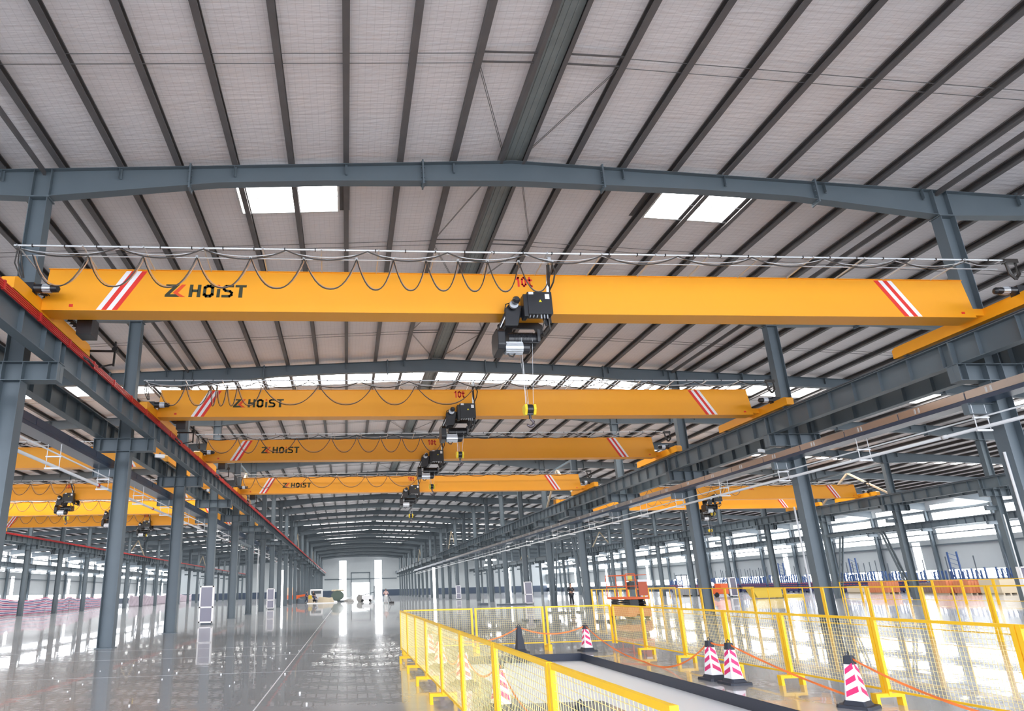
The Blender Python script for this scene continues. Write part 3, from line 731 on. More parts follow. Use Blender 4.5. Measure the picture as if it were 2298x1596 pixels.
# ------------------------------------------------------------------ yellow mesh fence round the pit
def fence_panel(p, q, label, group, H=1.045, mesh=.05, mat=YELF, foot=True, mid=False, zb=.17, wire=.0016, post=.05):
    p, q = Vector((*p, 0)), Vector((*q, 0)); d = q-p; Ln = d.length; ang = math.atan2(d.y, d.x)
    root = thing('fence_panel', label, 'fence panel', p, ang, group)
    for x in (post/2+.006, Ln-post/2-.006): 
        mb = MB().box(x-post/2, x+post/2, -.02, .02, .12 if foot else 0, H); mb.cbox(x, -.021, H-.12, .016, .01, .016); mb.cbox(x, -.021, .3, .016, .01, .016)
        obj('post', mb, mat, root)
    obj('top_rail', MB().box(post, Ln-post, -.016, .016, H-.035, H), mat, root)
    obj('bottom_rail', MB().box(post, Ln-post, -.012, .012, zb, zb+.025), mat, root)
    if mid: obj('middle_post', MB().box(Ln/2-.012, Ln/2+.012, -.012, .012, zb, H-.03), mat, root)
    if mesh:
        mb = MB(); x = post
        while x < Ln-post: mb.box(x-wire, x+wire, -wire, wire, zb+.02, H-.035); x += mesh
        z = zb+.06
        while z < H-.04: mb.box(post, Ln-post, wire, wire*3, z-wire, z+wire); z += mesh
        tag(obj('wire_mesh', mb, WIRE, root), 'pale welded wire mesh')
    if foot:
        mb = MB().box(-.045, .045, -.19, .19, .10, .145)
        for s in (-1, 1): mb.box(-.045, .045, s*.19-.045*s, s*.19, 0, .10)
        obj('foot', mb, mat, root)
    return root
LYs = [16.45, 14.65, 12.9, 11.25, 9.47, 7.78, 6.03, 4.38, 2.72]; FXL, FXR, FYB = 1.33, 6.75, 16.53
for k in range(8):
    fence_panel((FXL, LYs[k+1]+.005), (FXL, LYs[k]-.005), 'yellow mesh fence panel on the left side of the pit, %s' % ('farthest' if k == 0 else 'nearest to the viewer' if k == 7 else ORD[7-k]+' from the viewer'), 'fence panels left of the pit')
bx = [FXL, 3.18, 5.0, FXR]
for k in range(3): fence_panel((bx[k]+(.08 if k == 0 else .02), FYB), (bx[k+1]-.02, FYB), 'yellow mesh fence panel behind the pit, %s' % ['at the left corner', 'middle one', 'at the right corner'][k], 'fence panels behind the pit')
RY = [FYB-.06, 14.8, 13.05, 11.5, 9.95, 8.15, 6.3, 4.5]
for k in range(7): fence_panel((FXR, RY[k+1]), (FXR, RY[k]), 'yellow mesh fence panel on the right side of the pit, %s from the far corner' % ORD[k], 'fence panels right of the pit')
# second fence beyond, along the right column row
y = 11.3; k = 0
while y < 39.5:
    fence_panel((15.62, y), (15.62, y+1.85), 'tall yellow fence panel along the right column row, %s from the near end' % ORD[k], 'fence panels along the right column row', H=1.3, mesh=0, foot=False, mid=True, post=.045); y += 1.87; k += 1
for k in range(3): fence_panel((15.66+1.87*k, y), (15.66+1.87*k+1.85, y), 'tall yellow fence panel closing the far end of the right enclosure, %s' % ORD[k], 'fence panels at the far end of the right enclosure', H=1.3, mesh=0, foot=False, mid=True, post=.045)
for k in range(8): fence_panel((35.6, 30+1.9*k), (35.6, 30+1.9*k+1.88), 'distant yellow fence panel before the orange crates, %s' % ORD[k], 'fence panels before the crates', H=1.35, mesh=0, foot=False, mid=False, post=.06)

# ------------------------------------------------------------------ traffic cones and ribbon
def make_cone(style=0):
    root = thing('traffic_cone', 'x', 'traffic cone')
    def fr_(mb, z0, z1, r0_, r1_, mt):
        mb.mat(mt); vs = []
        for z, r in ((z0, r0_), (z1, r1_)):
            c = r*.16
            for x, y in ((r, -r+c), (r, r-c), (r-c, r), (-r+c, r), (-r, r-c), (-r, -r+c), (-r+c, -r), (r-c, -r)): vs.append((x, y, z))
        mb.add(vs, [tuple(range(8))[::-1], tuple(range(8, 16))] + [(k, (k+1) % 8, (k+1) % 8+8, k+8) for k in range(8)])
    R = lambda z: .105-(z-.08)*.062/.54
    mb = MB(); fr_(mb, 0, .035, .19, .185, CONEB); fr_(mb, .035, .085, .135, .11, CONEB); obj('base', mb, None, root)
    mb = MB(); fr_(mb, .08, .50, R(.08), R(.50), CONEB if style else CONEW); obj('body', mb, None, root)
    mb = MB(); fr_(mb, .50, .60, R(.50)+.001, R(.60), CONEB); mb.mat(CONEB).tube([(-.025, 0, .6), (-.024, 0, .63), (0, 0, .65), (.024, 0, .63), (.025, 0, .6)], .007, 6); obj('cap', mb, None, root)
    if not style:
        mb = MB()
        for face in range(4):
            ca, sa = math.cos(face*PI/2), math.sin(face*PI/2); sgn = 1 if face % 2 else -1
            for q in range(3):
                zc = .165+q*.13; pts = []
                for u, dz in ((-.88, -.045), (.88, .03), (.88, .095), (-.88, .02)):
                    z = zc+dz*1.0; r = R(z); wdt = r*.86*u*sgn; d = -(r+.0015); pts.append((wdt*ca-d*sa, wdt*sa+d*ca, z))
                mb.add(pts, [(0, 1, 2, 3)])
        tag(obj('red_stripe', mb, MAG, root), 'slanted magenta-red reflective stripes')
    return root
cn = make_cone(); kids(cn); CONES = [
 (6.30, 8.1, .55, 'striped white and red traffic cone, nearest one right of the pit'),
 (5.98, 10.75, .15, 'striped traffic cone right of the pit, left one of the adjacent pair'),
 (6.02, 10.25, .1, 'striped traffic cone right of the pit, right one of the adjacent pair'),
 (5.82, 16.0, .1, 'striped traffic cone at the far right corner of the pit'),
 (1.97, 15.9, .3, 'striped traffic cone left of the pit, farthest behind the mesh'),
 (1.90, 13.7, .3, 'striped traffic cone left of the pit, second farthest behind the mesh'),
 (1.93, 11.2, .3, 'striped traffic cone left of the pit, behind the fourth fence panel'),
 (2.0, 8.85, .3, 'striped traffic cone left of the pit, close behind the near fence panels'),
 (1.86, 5.4, .3, 'traffic cone low behind the nearest mesh panel, only its cap showing')]
for k, (x, y, a, lb) in enumerate(CONES):
    o = cn if k == 0 else copy_tree(cn); o.location = (x, y, 0); o.rotation_euler = (0, 0, a); tag(o, lb, 'traffic cone', 'traffic cones round the pit')
c2 = make_cone(1); c2.location = (4.22, 16.2, 0); tag(c2, 'plain dark traffic cone without stripes behind the pit', 'traffic cone', 'traffic cones round the pit')
def ribbon(a, b, sg, label, w=.032):
    pts = sag(a, b, sg, 16); mb = MB(); vs = []
    for k, p in enumerate(pts):
        t = .5*math.sin(k*1.3); vs += [(p[0]+.01*t, p[1]+.01*t, p[2]-w/2*math.cos(t)), (p[0]-.01*t, p[1]-.01*t, p[2]+w/2*math.cos(t)), (p[0]+.002, p[1]+.002, p[2]+w/2*math.cos(t))]
    fs = []
    for k in range(len(pts)-1):
        for q in range(3): fs.append((3*k+q, 3*k+(q+1) % 3, 3*k+3+(q+1) % 3, 3*k+3+q))
    mb.add(vs, fs); tag(obj('barrier_ribbon', mb, TAPE), label, 'ribbon', 'orange ribbons between the cones')
Z = .58
ribbon((4.22, 16.2, Z), (5.82, 16.0, Z), .17, 'orange ribbon sagging between the dark cone and the far corner cone')
ribbon((4.22, 16.2, Z), (1.97, 15.9, Z), .30, 'orange ribbon sagging from the dark cone to the far left cone')
ribbon((5.82, 16.0, Z), (5.95, 13.2, .03), .12, 'orange ribbon dropping from the far corner cone to the floor')
ribbon((5.95, 13.2, .03), (5.98, 10.75, Z), .22, 'orange ribbon rising from the floor to the pair of cones')
ribbon((5.98, 10.75, Z), (6.02, 10.25, Z), .03, 'short orange ribbon joining the pair of cones')
ribbon((6.02, 10.25, Z), (6.30, 8.1, .10), .04, 'orange ribbon running from the pair of cones towards the nearest cone')
ribbon((6.30, 8.1, Z), (6.6, 5.6, .12), .14, 'orange ribbon trailing from the nearest cone out of view')
ribbon((1.97, 15.9, Z), (1.90, 13.7, Z), .3, 'orange ribbon between the two farthest cones left of the pit')
ribbon((1.90, 13.7, Z), (1.93, 11.2, Z), .38, 'orange ribbon between the middle cones left of the pit')
ribbon((1.93, 11.2, Z), (2.0, 8.85, Z), .3, 'orange ribbon behind the mesh beside the near left cone')
ribbon((2.0, 8.85, Z), (1.86, 5.4, Z), .35, 'orange ribbon running to the cone behind the nearest mesh')

# ------------------------------------------------------------------ framed cabinets at the column feet
def cabinet(X, Y, label):
    root = thing('hose_cabinet', label, 'cabinet', (X, Y, 0), group='framed cabinets at the columns')
    mb = MB(); mb.box(-.36, .36, 0, .2, .1, 2.0).box(-.25, .25, .03, .18, 0, .1); obj('body', mb, STEELD, root)
    mb = MB(); 
    for x in (-.37, .30): mb.box(x, x+.07, -.03, .0, .1, 2.0)
    for z in (.1, .86, 1.93): mb.box(-.37, .37, -.03, 0, z, z+.07)
    mb.box(-.375, -.36, 0, .2, .1, 2.0).box(.36, .375, 0, .2, .1, 2.0)
    tag(obj('frame', mb, WHT, root), 'white frame')
    obj('upper_pane', MB().box(-.3, .3, -.012, -.002, .93, 1.93), LILAC, root); obj('lower_pane', MB().box(-.3, .3, -.012, -.002, .17, .86), LILAC, root)
for X, Y, lb in ((-7.53, 36.7-.45, 'white framed cabinet standing before the third column of the left row'), (-7.53, 66.7-.45, 'white framed cabinet farther down the left column row'),
                 (16.47, 59.2-.45, 'white framed cabinet at a column halfway down the right row'), (16.47, 96.7-.45, 'small distant white framed cabinet deep in the right row'), (40.47, 66.7-.45, 'white framed cabinet in the far right row beside the yellow crate'), (40.47, 36.7-.45, 'white framed cabinet at the right edge before the crates')):
    cabinet(X, Y, lb)

# ------------------------------------------------------------------ striped tarpaulin barriers on the left
def tarp(pts, label, mt, H=1.15):
    root = thing('tarpaulin_barrier', label, 'tarpaulin', (0, 0, 0), group='tarpaulin barriers')
    P = []
    for (a, b) in zip(pts, pts[1:]):
        a, b = Vector(a), Vector(b); nseg = max(2, int((b-a).length/.4))
        for k in range(nseg): t = k/nseg; P.append((a+(b-a)*t, t, (b-a).length))
    nz = 8; vs = []; fs = []
    nrm = (Vector(pts[1])-Vector(pts[0])).normalized(); nrm = Vector((-nrm.y, nrm.x))
    for i, (p, t, ln) in enumerate(P):
        top = H - .30*4*t*(1-t)*min(1, ln/8)
        for j in range(nz+1):
            z = top*j/nz; o_ = .10*math.sin(i*1.7+j*.5)+.06*math.sin(i*.9-j*1.3); vs.append((p.x+nrm.x*o_, p.y+nrm.y*o_, max(z, .01)))
    for i in range(len(P)-1):
        for j in range(nz): a = i*(nz+1)+j; fs.append((a, a+nz+1, a+nz+2, a+1))
    me = bpy.data.meshes.new('sheet'); me.from_pydata(vs, [], fs); me.materials.append(mt)
    uv = me.uv_layers.new(name='UVMap')
    for lp in me.loops: uv.data[lp.index].uv = ((lp.vertex_index//(nz+1))/40, (lp.vertex_index % (nz+1))/nz)
    me.polygons.foreach_set('use_smooth', [True]*len(me.polygons))
    o = bpy.data.objects.new('sheet', me); C.objects.link(o); o.parent = root
    sd = o.modifiers.new('thickness', 'SOLIDIFY'); sd.thickness = .01
    for a in pts: obj('post', MB().box(a[0]-.03, a[0]+.03, a[1]-.03, a[1]+.03, 0, H+.03), GALV, root)
tarp([(-32.4, 57), (-32.7, 64.5), (-33.3, 76), (-34.8, 86), (-38, 100), (-43.5, 122)], 'pink, blue and white striped tarpaulin barrier on the left', TARP, 1.75)
tarp([(-34.5, 108), (-35.2, 118), (-37, 132), (-40, 150), (-43, 175), (-46, 200)], 'pale lilac crumpled tarpaulin barrier behind the left columns', TARP2, 1.9)

#PART2

# ------------------------------------------------------------------ portal braces between columns
def braces(X, yb, label, s=0):
    root = thing('portal_brace', label, 'brace', (X, 0, 0), group='portal braces')
    y0, y1 = yb, yb+L
    obj('tie_beam', MB().box(-.1, .1, y0+.2, y1-.2, 4.95, 5.15), STEEL, root)
    for q, a, b in ((0, y0, y0+1.7), (1, y1, y1-1.7)):
        sg_ = 1 if q == 0 else -1
        mb = MB(); mb.bar((-.12, a+sg_*.25, .15), (-.12, b, 4.95), .06, .16); mb.bar((.12, a+sg_*.25, .15), (.12, b, 4.95), .06, .16)
        for t in (.2, .4, .6, .8): mb.box(-.12, .12, a+sg_*.25+(b-a-sg_*.25)*t-.03, a+sg_*.25+(b-a-sg_*.25)*t+.03, .15+4.8*t-.04, .15+4.8*t+.04)
        obj('diagonal_leg', mb, STEEL, root)
    top = rafter_bottom(X)+.1
    for a in (y0+.25, y1-.25):
        mb = MB(); mb.bar((0, a, 7.6), (0, (y0+y1)/2, min(10.3, top-.2)), .12, .12); tag(obj('upper_diagonal', mb, BEIGE, root), 'upper diagonal with yellow light painted in')  # beige on these steel diagonals stands in for yellow light falling on them
    obj('top_strut', MB().box(-.06, .06, y0+.2, y1-.2, min(10.3, top-.2), min(10.3, top-.2)+.14), STEEL, root)
for X, nm_ in ((ROWS[1], 'far left column row'), (ROWS[2], 'column row left of the cranes'), (ROWS[3], 'column row right of the cranes'), (ROWS[4], 'far right column row')):
    for i, w_ in ((3, 'nearer'), (10, 'middle'), (16, 'farther')):
        if X == ROWS[1] and i == 3: continue
        braces(X, YF(i), 'grey portal brace in the %s, %s one' % (nm_, w_))
for X, y, z0, z1, lb in ((16.215, 14.2, 2.6, 4.45, 'short white vertical pipe beside the nearest right column'), (40.05, 36.2, 0, 5.1, 'tall white vertical pipe by the first column of the far right row'),
                         (16.9, 22.9, 0, 4.2, 'thin white vertical pipe beside the second right column'), (-7.0, 52.2, 0, 5, 'thin white vertical pipe in the left column row')):
    tag(obj('drop_pipe', MB().tube([(X, y, z0), (X, y, z1)], .03, 8), PIPE), lb, 'pipe', 'vertical white pipes')
for k, (x, y, z) in enumerate(((-6.3, 22.4, 6.2), (4.6, 21.0, 5.9), (16.1, 44, 4.6), (15.5, 59.5, 4.9), (15.5, 75, 4.9), (-6.4, 60, 5.5), (-6.4, 82, 5.4))):
    pass

for X, Y, z, lb in ((-6.42, 21.95, 6.2, 'small white floodlight under the left crossbeam beside the red conductor bar'), (15.36, 21.95, 6.2, 'small white floodlight under the crossbeam of the second right column'), (-6.42, 59.4, 6.2, 'small white floodlight far along the left column row')):
    t = thing('floodlight', lb, 'floodlight', (X, Y, z), .5, 'floodlights on the crossbeams')
    obj('housing', MB().box(-.16, .16, -.05, .05, -.09, .03), PIPE, t, bevel=.01); obj('bracket', MB().box(-.02, .02, -.02, .02, .03, .08), STEELD, t)
# ------------------------------------------------------------------ people
def skinned(name, chain, edges, mat, parent, sub=1):
    me = bpy.data.meshes.new(name); me.from_pydata([c[0] for c in chain], edges, []); me.materials.append(mat)
    o = bpy.data.objects.new(name, me); C.objects.link(o); o.parent = parent
    sk = o.modifiers.new('skin', 'SKIN'); sk.use_smooth_shade = True
    if not me.skin_vertices: me.skin_vertices.new() if hasattr(me.skin_vertices, 'new') else None
    if not me.skin_vertices:
        bpy.context.view_layer.objects.active = o
        bm = __import__('bmesh').new(); bm.from_mesh(me); bm.verts.layers.skin.verify(); bm.to_mesh(me); bm.free()
    for k, c in enumerate(chain):
        sv = me.skin_vertices[0].data[k]; r = c[1]; sv.radius = (r, r) if not isinstance(r, tuple) else r
    me.skin_vertices[0].data[0].use_root = True
    s = o.modifiers.new('sub', 'SUBSURF'); s.levels = sub; s.render_levels = sub
    return o
def person(X, Y, rz, label, pose, top, bottom, shirtless=False):
    root = thing('person', label, 'person', (X, Y, 0), rz)
    hip, knees, ankles, chest, elb, hands, head = pose
    V = []; Ed = []
    def v(p, r): V.append((p, r)); return len(V)-1
    P = v(hip, .13); W = v(tuple((hip[k]+chest[k])/2 for k in range(3)), .125); T = v(chest, (.15, .11)); Ed += [(P, W), (W, T)]
    nk = tuple(chest[k]+(head[k]-chest[k])*.62 for k in range(3)); N = v(nk, .055); H1 = v(head, .085); H2 = v((head[0]+.0, head[1]-.02, head[2]+.10), .075); Ed += [(T, N), (N, H1), (H1, H2)]
    for s in (0, 1):
        sx = -1 if s == 0 else 1
        hp = v((hip[0]+sx*.10, hip[1], hip[2]-.06), .10); k_ = v(knees[s], .065); a = v(ankles[s], .042); ft = v((ankles[s][0], ankles[s][1]-.16, .035), .038); Ed += [(P, hp), (hp, k_), (k_, a), (a, ft)]
        sh = v((chest[0]+sx*.19, chest[1], chest[2]+.10), .06); e = v(elb[s], .042); h = v(hands[s], .03); Ed += [(T, sh), (sh, e), (e, h)]
        hd = Vector(hands[s]); dr = (hd-Vector(elb[s])).normalized(); sd = Vector((dr.y, -dr.x, .2)).normalized()
        for q in range(4): f = v(tuple(hd+dr*(.10-.01*abs(q-1.5))+sd*(q-1.5)*.022), .009); Ed.append((h, f))
        tb = v(tuple(hd+dr*.05+sd*.055), .010); Ed.append((h, tb))
    body = skinned('body', V, Ed, SKIN, root)
    # face
    mb = MB(); hx, hy, hz = head
    for s in (-1, 1): mb.cbox(hx+s*.03, hy-.098, hz+.045, .018, .01, .008)
    mb.cbox(hx, hy-.10, hz-.03, .04, .01, .008); tag(obj('eyes_and_mouth', mb, HAIR, root), None)
    mb = MB(); mb.add([(hx-.012, hy-.09, hz+.03), (hx+.012, hy-.09, hz+.03), (hx, hy-.12, hz), (hx, hy-.085, hz-.01)], [(0,1,2),(0,2,3),(1,3,2),(0,3,1)]); obj('nose', mb, SKIN, root)
    # hair as a cap over the skull
    hv = [((hx, hy+.045, hz+.02), .06), ((hx, hy+.03, hz+.10), .088), ((hx, hy-.03, hz+.13), .07)]; skinned('hair', hv, [(0, 1), (1, 2)], HAIR, root)
    if not shirtless:
        S = [V[P], V[W], V[T], V[N]]; S = [(p, (r[0]*1.18, r[1]*1.22) if isinstance(r, tuple) else r*1.15) for p, r in S]; S[3] = (tuple(chest[k]+(nk[k]-chest[k])*.55 for k in range(3)), .07); E2 = [(0, 1), (1, 2), (2, 3)]
        for s in (0, 1):
            sx = -1 if s == 0 else 1; a = len(S); S += [((chest[0]+sx*.19, chest[1], chest[2]+.10), .075), (elb[s], .056), (tuple(elb[s][k]+(hands[s][k]-elb[s][k])*.7 for k in range(3)), .045)]; E2 += [(2, a), (a, a+1), (a+1, a+2)]
        skinned('shirt', S, E2, top, root)
    S = [(hip, .155)]; E2 = []
    for s in (0, 1):
        sx = -1 if s == 0 else 1; a = len(S); S += [((hip[0]+sx*.10, hip[1], hip[2]-.06), .115), (knees[s], .08), (tuple(knees[s][k]+(ankles[s][k]-knees[s][k])*.9 for k in range(3)), .062)]; E2 += [(0, a), (a, a+1), (a+1, a+2)]
    skinned('trousers', S, E2, bottom, root)
    mb = MB()
    for s in (0, 1): mb.prism([(ankles[s][0]-.045, ankles[s][1]+.06), (ankles[s][0]+.045, ankles[s][1]+.06), (ankles[s][0]+.05, ankles[s][1]-.16), (ankles[s][0], ankles[s][1]-.21), (ankles[s][0]-.05, ankles[s][1]-.16)], 'z', 0, .085)
    obj('shoes', mb, BLK, root)
    return root
stand = ((0, 0, .95), [(-.10, -.02, .5), (.12, .0, .5)], [(-.12, 0, .09), (.16, .06, .09)], (0, 0, 1.30), [(-.30, .02, 1.14), (.30, .02, 1.14)], [(-.12, -.22, 1.10), (.12, -.22, 1.12)], (0, -.02, 1.60))
walk = ((0, 0, .93), [(-.09, -.18, .52), (.12, .12, .50)], [(-.10, -.22, .09), (.22, .38, .12)], (0, -.03, 1.28), [(-.29, .08, 1.08), (.29, -.02, 1.08)], [(-.26, .12, .84), (.24, -.22, .92)], (0, -.06, 1.58))
crouch = ((0, .1, .42), [(-.16, -.3, .52), (.16, -.28, .5)], [(-.16, -.05, .09), (.16, -.05, .09)], (0, -.1, .80), [(-.27, -.32, .62), (.27, -.32, .62)], [(-.1, -.52, .5), (.12, -.52, .45)], (0, -.24, 1.10))
person(17.7, 51.0, .25, 'person in dark clothes standing with arms folded between the right columns', stand, DARKC, DARKC)
person(4.9, 82.2, PI, 'person in pinkish shirt and white trousers standing in the middle of the far aisle', stand, PINKC, WHITEC)
person(-5.85, 97.5, 1.2, 'person in navy clothes standing among the equipment on the left of the far aisle', walk, BLUEC, BLUEC)
person(-4.75, 98.4, .6, 'person crouching beside the equipment on the left of the far aisle', crouch, BLUEC, DARKC)
person(-5.3, 106.5, -.8, 'person in dark clothes half hidden behind the standing navy one', stand, DARKC, BLUEC)

# ------------------------------------------------------------------ orange scissor lift
t = thing('scissor_lift', 'orange scissor lift with raised railings standing beyond the fence', 'scissor lift', (13.35, 30.6, 0), .12)
mb = MB(); mb.prism([(-.62, .16), (-.52, .12), (-.22, .12), (-.16, .22), (.16, .22), (.22, .12), (.52, .12), (.62, .16), (.62, .48), (.5, .56), (-.5, .56), (-.62, .48)], 'x', -.0, .0001) if False else None
mb.prism([(-.58, .10), (-.2, .10), (-.12, .2), (.12, .2), (.2, .10), (.58, .10), (.58, .46), (.5, .54), (-.5, .54), (-.58, .46)], 'y', -.9, .9); obj('chassis', mb, principled('lift_chassis_orange', (.65, .22, .06), .5), t, bevel=.02)
for x in (-.5, .5):
    for y in (-.65, .65): obj('wheel', MB().tube([(x-.07, y, .16), (x+.07, y, .16)], .16, 16), BLK, t)
mb = MB()
for z in (.60, .70, .80):
    for x in (-.4, .4): mb.bar((x, -.8, z-.04), (x, .8, z+.04), .05, .06); mb.bar((x*.85, -.8, z+.04), (x*.85, .8, z-.04), .05, .06)
for k in range(5): mb.tube([(-.42, -.8+.4*k, .7), (.42, -.8+.4*k, .7)], .03, 6)
mb.box(-.45, -.02, -.92, -.86, .56, .84); obj('scissor_pack', mb, BLK, t)
obj('platform', MB().box(-.55, .55, -.95, .95, .86, .96), ORANGE, t, bevel=.01)
mb = MB()
for x in (-.52, .52):
    for y in (-.92, 0, .92): mb.tube([(x, y, .96), (x, y, 1.98 if y > -.5 or x < 0 else 1.75)], .022, 6)
    for z in (1.45, 1.95): mb.tube([(x, -.92, z), (x, .92, z)], .02, 6)
for y in (-.92, .92):
    for z in (1.45, 1.95 if y > 0 else 1.72): mb.tube([(-.52, y, z), (.52, y, z)], .022, 6)
mb.tube([(-.05, -.92, .96), (-.05, -.92, 2.0)], .022, 6); mb.tube([(-.52, -.92, 2.0), (-.05, -.92, 2.0)], .022, 6)
obj('railing', mb, ORANGE, t)
mb = MB().box(.06, .50, -.95, -.93, 1.02, 1.66); tag(obj('mesh_gate', mb, principled('gate_red_mesh', (.55, .12, .06), .6), t), 'red-orange infill panel')
mb = MB().box(.04, .54, -.97, -.95, 1.64, 1.74); tag(obj('white_strip', mb, WHT, t), 'white strip')
mb = MB().box(-.35, -.1, -.9, -.6, 1.3, 1.65); mb.tube([(-.2, -.75, 1.65), (-.2, -.78, 1.9)], .03, 6); obj('control_panel', mb, BLK, t)
mb = MB().box(-.42, -.2, -.93, -.92, 1.68, 1.92); tag(obj('notice_plate', mb, principled('notice_yellow', (.7, .62, .1), .5), t), 'yellow notice plate')

# ------------------------------------------------------------------ stacked steel racks along the right wall
def rack(X, Y, ln, label, posts=0, tall=False):
    t = thing('steel_rack', label, 'rack', (X, Y, 0), group='stacked steel racks along the right wall')
    mb = MB()
    for k in range(3):
        z = .25+.33*k; mb.box(-.9, .9, 0, ln, z, z+.17); mb.box(-.95, -.85, 0, ln, z-.06, z+.2)
    for k in range(int(ln)): 
        for q in (-.7, .7): mb.box(q-.08, q+.08, k+.3, k+.45, 0, .3)
    obj('beam_stack', mb, principled('rack_navy', (.02, .03, .12), .45) if 'rack_navy' not in bpy.data.materials else bpy.data.materials['rack_navy'], t)
    mb = MB()
    for k in range(int(ln*2)):
        for z in (.46, .86, 1.13): mb.box(-.97, -.9, k*.5+.05, k*.5+.38, z, z+.055)
    tag(obj('red_edge', mb, REDR, t), 'red beam edges')
    mb = MB(); rnd = random.Random(int(X*7+Y*13))
    nn = int(ln*2.2)
    for k in range(nn):
        y = .1+k/nn*(ln-.2)+rnd.uniform(-.04, .04); h = rnd.uniform(2.0, 2.35)
        mb.box(-.9, -.78, y-.05, y+.05, 1.1, h)
        if rnd.random() < .5: mb.bar((-.84, y, 1.2), (-.84, y+.35, h-.05), .05, .05)
    obj('upright_frame', mb, BLUER, t)
    if posts:
        mb = MB()
        for k in range(posts): y = (k+.5)/posts*ln+rnd.uniform(-.1, .1); mb.box(-.2, -.13, y-.035, y+.035, 1.1, 3.3+rnd.uniform(-.2, .2))
        tag(obj('dark_pole', mb, STEELD, t), 'tall dark poles')
    if tall:
        mb = MB()
        for q in (0, 1.0): mb.box(-.4, -.28, ln*.5+q-.05, ln*.5+q+.05, 1.1, 3.9)
        for k in range(6): mb.bar((-.34, ln*.5, 1.2+.45*k), (-.34, ln*.5+1.1, 1.6+.45*k), .04, .04)
        obj('tall_frame', mb, BLUER, t)
spec = [(60.5, 44, 6, 2, 0), (60.5, 50.5, 6, 3, 0), (60.5, 57, 6, 2, 1), (60.5, 63.5, 6, 4, 0), (60.5, 70, 6, 7, 1), (60.5, 76.5, 6, 5, 0), (60.5, 83, 6, 3, 1), (60.5, 89.5, 6, 9, 0), (60.5, 96, 6, 9, 0), (60.5, 102.5, 6, 4, 1), (60.5, 113, 5, 2, 0)]
for k, (X, Y, ln, ps, tl) in enumerate(spec): rack(X, Y, ln, 'stack of navy and red steel racks against the right wall, %s from the near end' % ORD[k], ps, tl)
def crate(X, Y, w_, d, h, mt, label, slats=True, rz=0):
    t = thing('crate', label, 'crate', (X, Y, 0), rz, 'crates and stacks before the right wall'); mb = MB(); mb.box(-w_/2, w_/2, 0, d, .12, h)
    if slats:
        k = 0
        while k < d/.3: mb.box(-w_/2-.03, -w_/2, k*.3+.02, k*.3+.16, .12, h); k += 1
        k = 0
        while k < w_/.3: mb.box(-w_/2+k*.3+.02, -w_/2+k*.3+.16, -.03, 0, .12, h); k += 1
    obj('box', mb, mt, t, bevel=.01)
    mb = MB()
    for q in (-.4, 0, .4): mb.box(w_*q-.06, w_*q+.06, 0, d, 0, .12)
    tag(obj('pallet', mb, BEIGE, t), None)
    return t
CR = principled('crate_orange', (.62, .22, .10), .6); CY = principled('skip_yellow', (.72, .50, .05), .5)
crate(55.5, 63.2, 1.4, 2.2, 1.15, CR, 'orange slatted crate behind the fence, left of the wide column')
crate(54.0, 55.0, 1.3, 1.3, 1.2, CR, 'orange slatted crate, left one of the pair right of the wide column')
crate(54.2, 53.1, 1.3, 1.3, 1.15, CR, 'orange slatted crate, right one of the pair beside the beige stack')
crate(54.4, 50.4, 1.5, 1.8, 1.25, BEIGE, 'beige board stack beside the orange crates', False)
crate(56.5, 67.5, 1.6, 2.2, .75, BEIGE, 'low beige stack beside the orange crate', False)
crate(56.6, 58.2, 1.6, 3.0, 1.0, principled('steel_bundle', (.22, .15, .14), .6), 'brown bundle of steel behind the wide column')
crate(57.2, 46.0, 1.6, 3.4, 1.0, bpy.data.materials['steel_bundle'], 'brown bundle of steel at the right edge of the hall')
crate(41.6, 77.5, 2.4, 1.6, .95, principled('box_grey', (.3, .3, .31), .6), 'grey box container far behind the right fence', True)
crate(43.8, 77.5, 1.6, 1.4, .9, ORANGE, 'small orange box beside the grey container', False)
t = thing('skip_container', 'yellow low container standing beside the far right columns', 'container', (38.7, 58.6, 0), -.15)
mb = MB().prism([(-1.3, .9), (-.9, .05), (1.3, .05), (1.3, .8)], 'y', -.5, .9); obj('tub', mb, CY, t, bevel=.02)
mb = MB().box(-1.35, 1.35, -.55, -.5, .78, .9); mb.box(-1.5, -1.1, -.5, .9, .85, 1.05); obj('rim', mb, CY, t)
tag(obj('board_stack', MB().box(40.8, 42.6, 58.9, 59.7, 0, .3), CY), 'low yellow board stack beside the yellow container', 'stack')
t = thing('tow_truck_cart', 'orange maintenance cart with round white mirror beside the framed cabinet', 'cart', (40.3, 68.6, 0), .1)
mb = MB(); mb.box(-1.3, 1.3, -.6, .6, .3, .9).box(-.2, 1.2, -.5, .5, .9, 1.4); obj('body', mb, ORANGE, t, bevel=.04)
for x in (-.85, .85): obj('wheel', MB().tube([(x, -.62, .25), (x, -.45, .25)], .25, 14), BLK, t)
mb = MB().tube([(-1.2, -.6, 1.35), (-1.2, -.52, 1.35)], .22, 14); mb.box(-1.22, -1.18, -.55, -.5, .9, 1.3); tag(obj('mirror', mb, WHT, t), 'white round disc')

# double doors in the right wall
tag(obj('door_2', MB().box(64.70, 64.78, 120.5, 124.5, 0, 2.9), WINM), None, kind='structure')
mb = MB()
for y in (120.4, 122.4, 124.4): mb.box(64.55, 64.7, y, y+.18, 0, 3.0)
mb.box(64.55, 64.7, 120.4, 124.6, 2.9, 3.1); struct('trim_6', mb, STEELD)

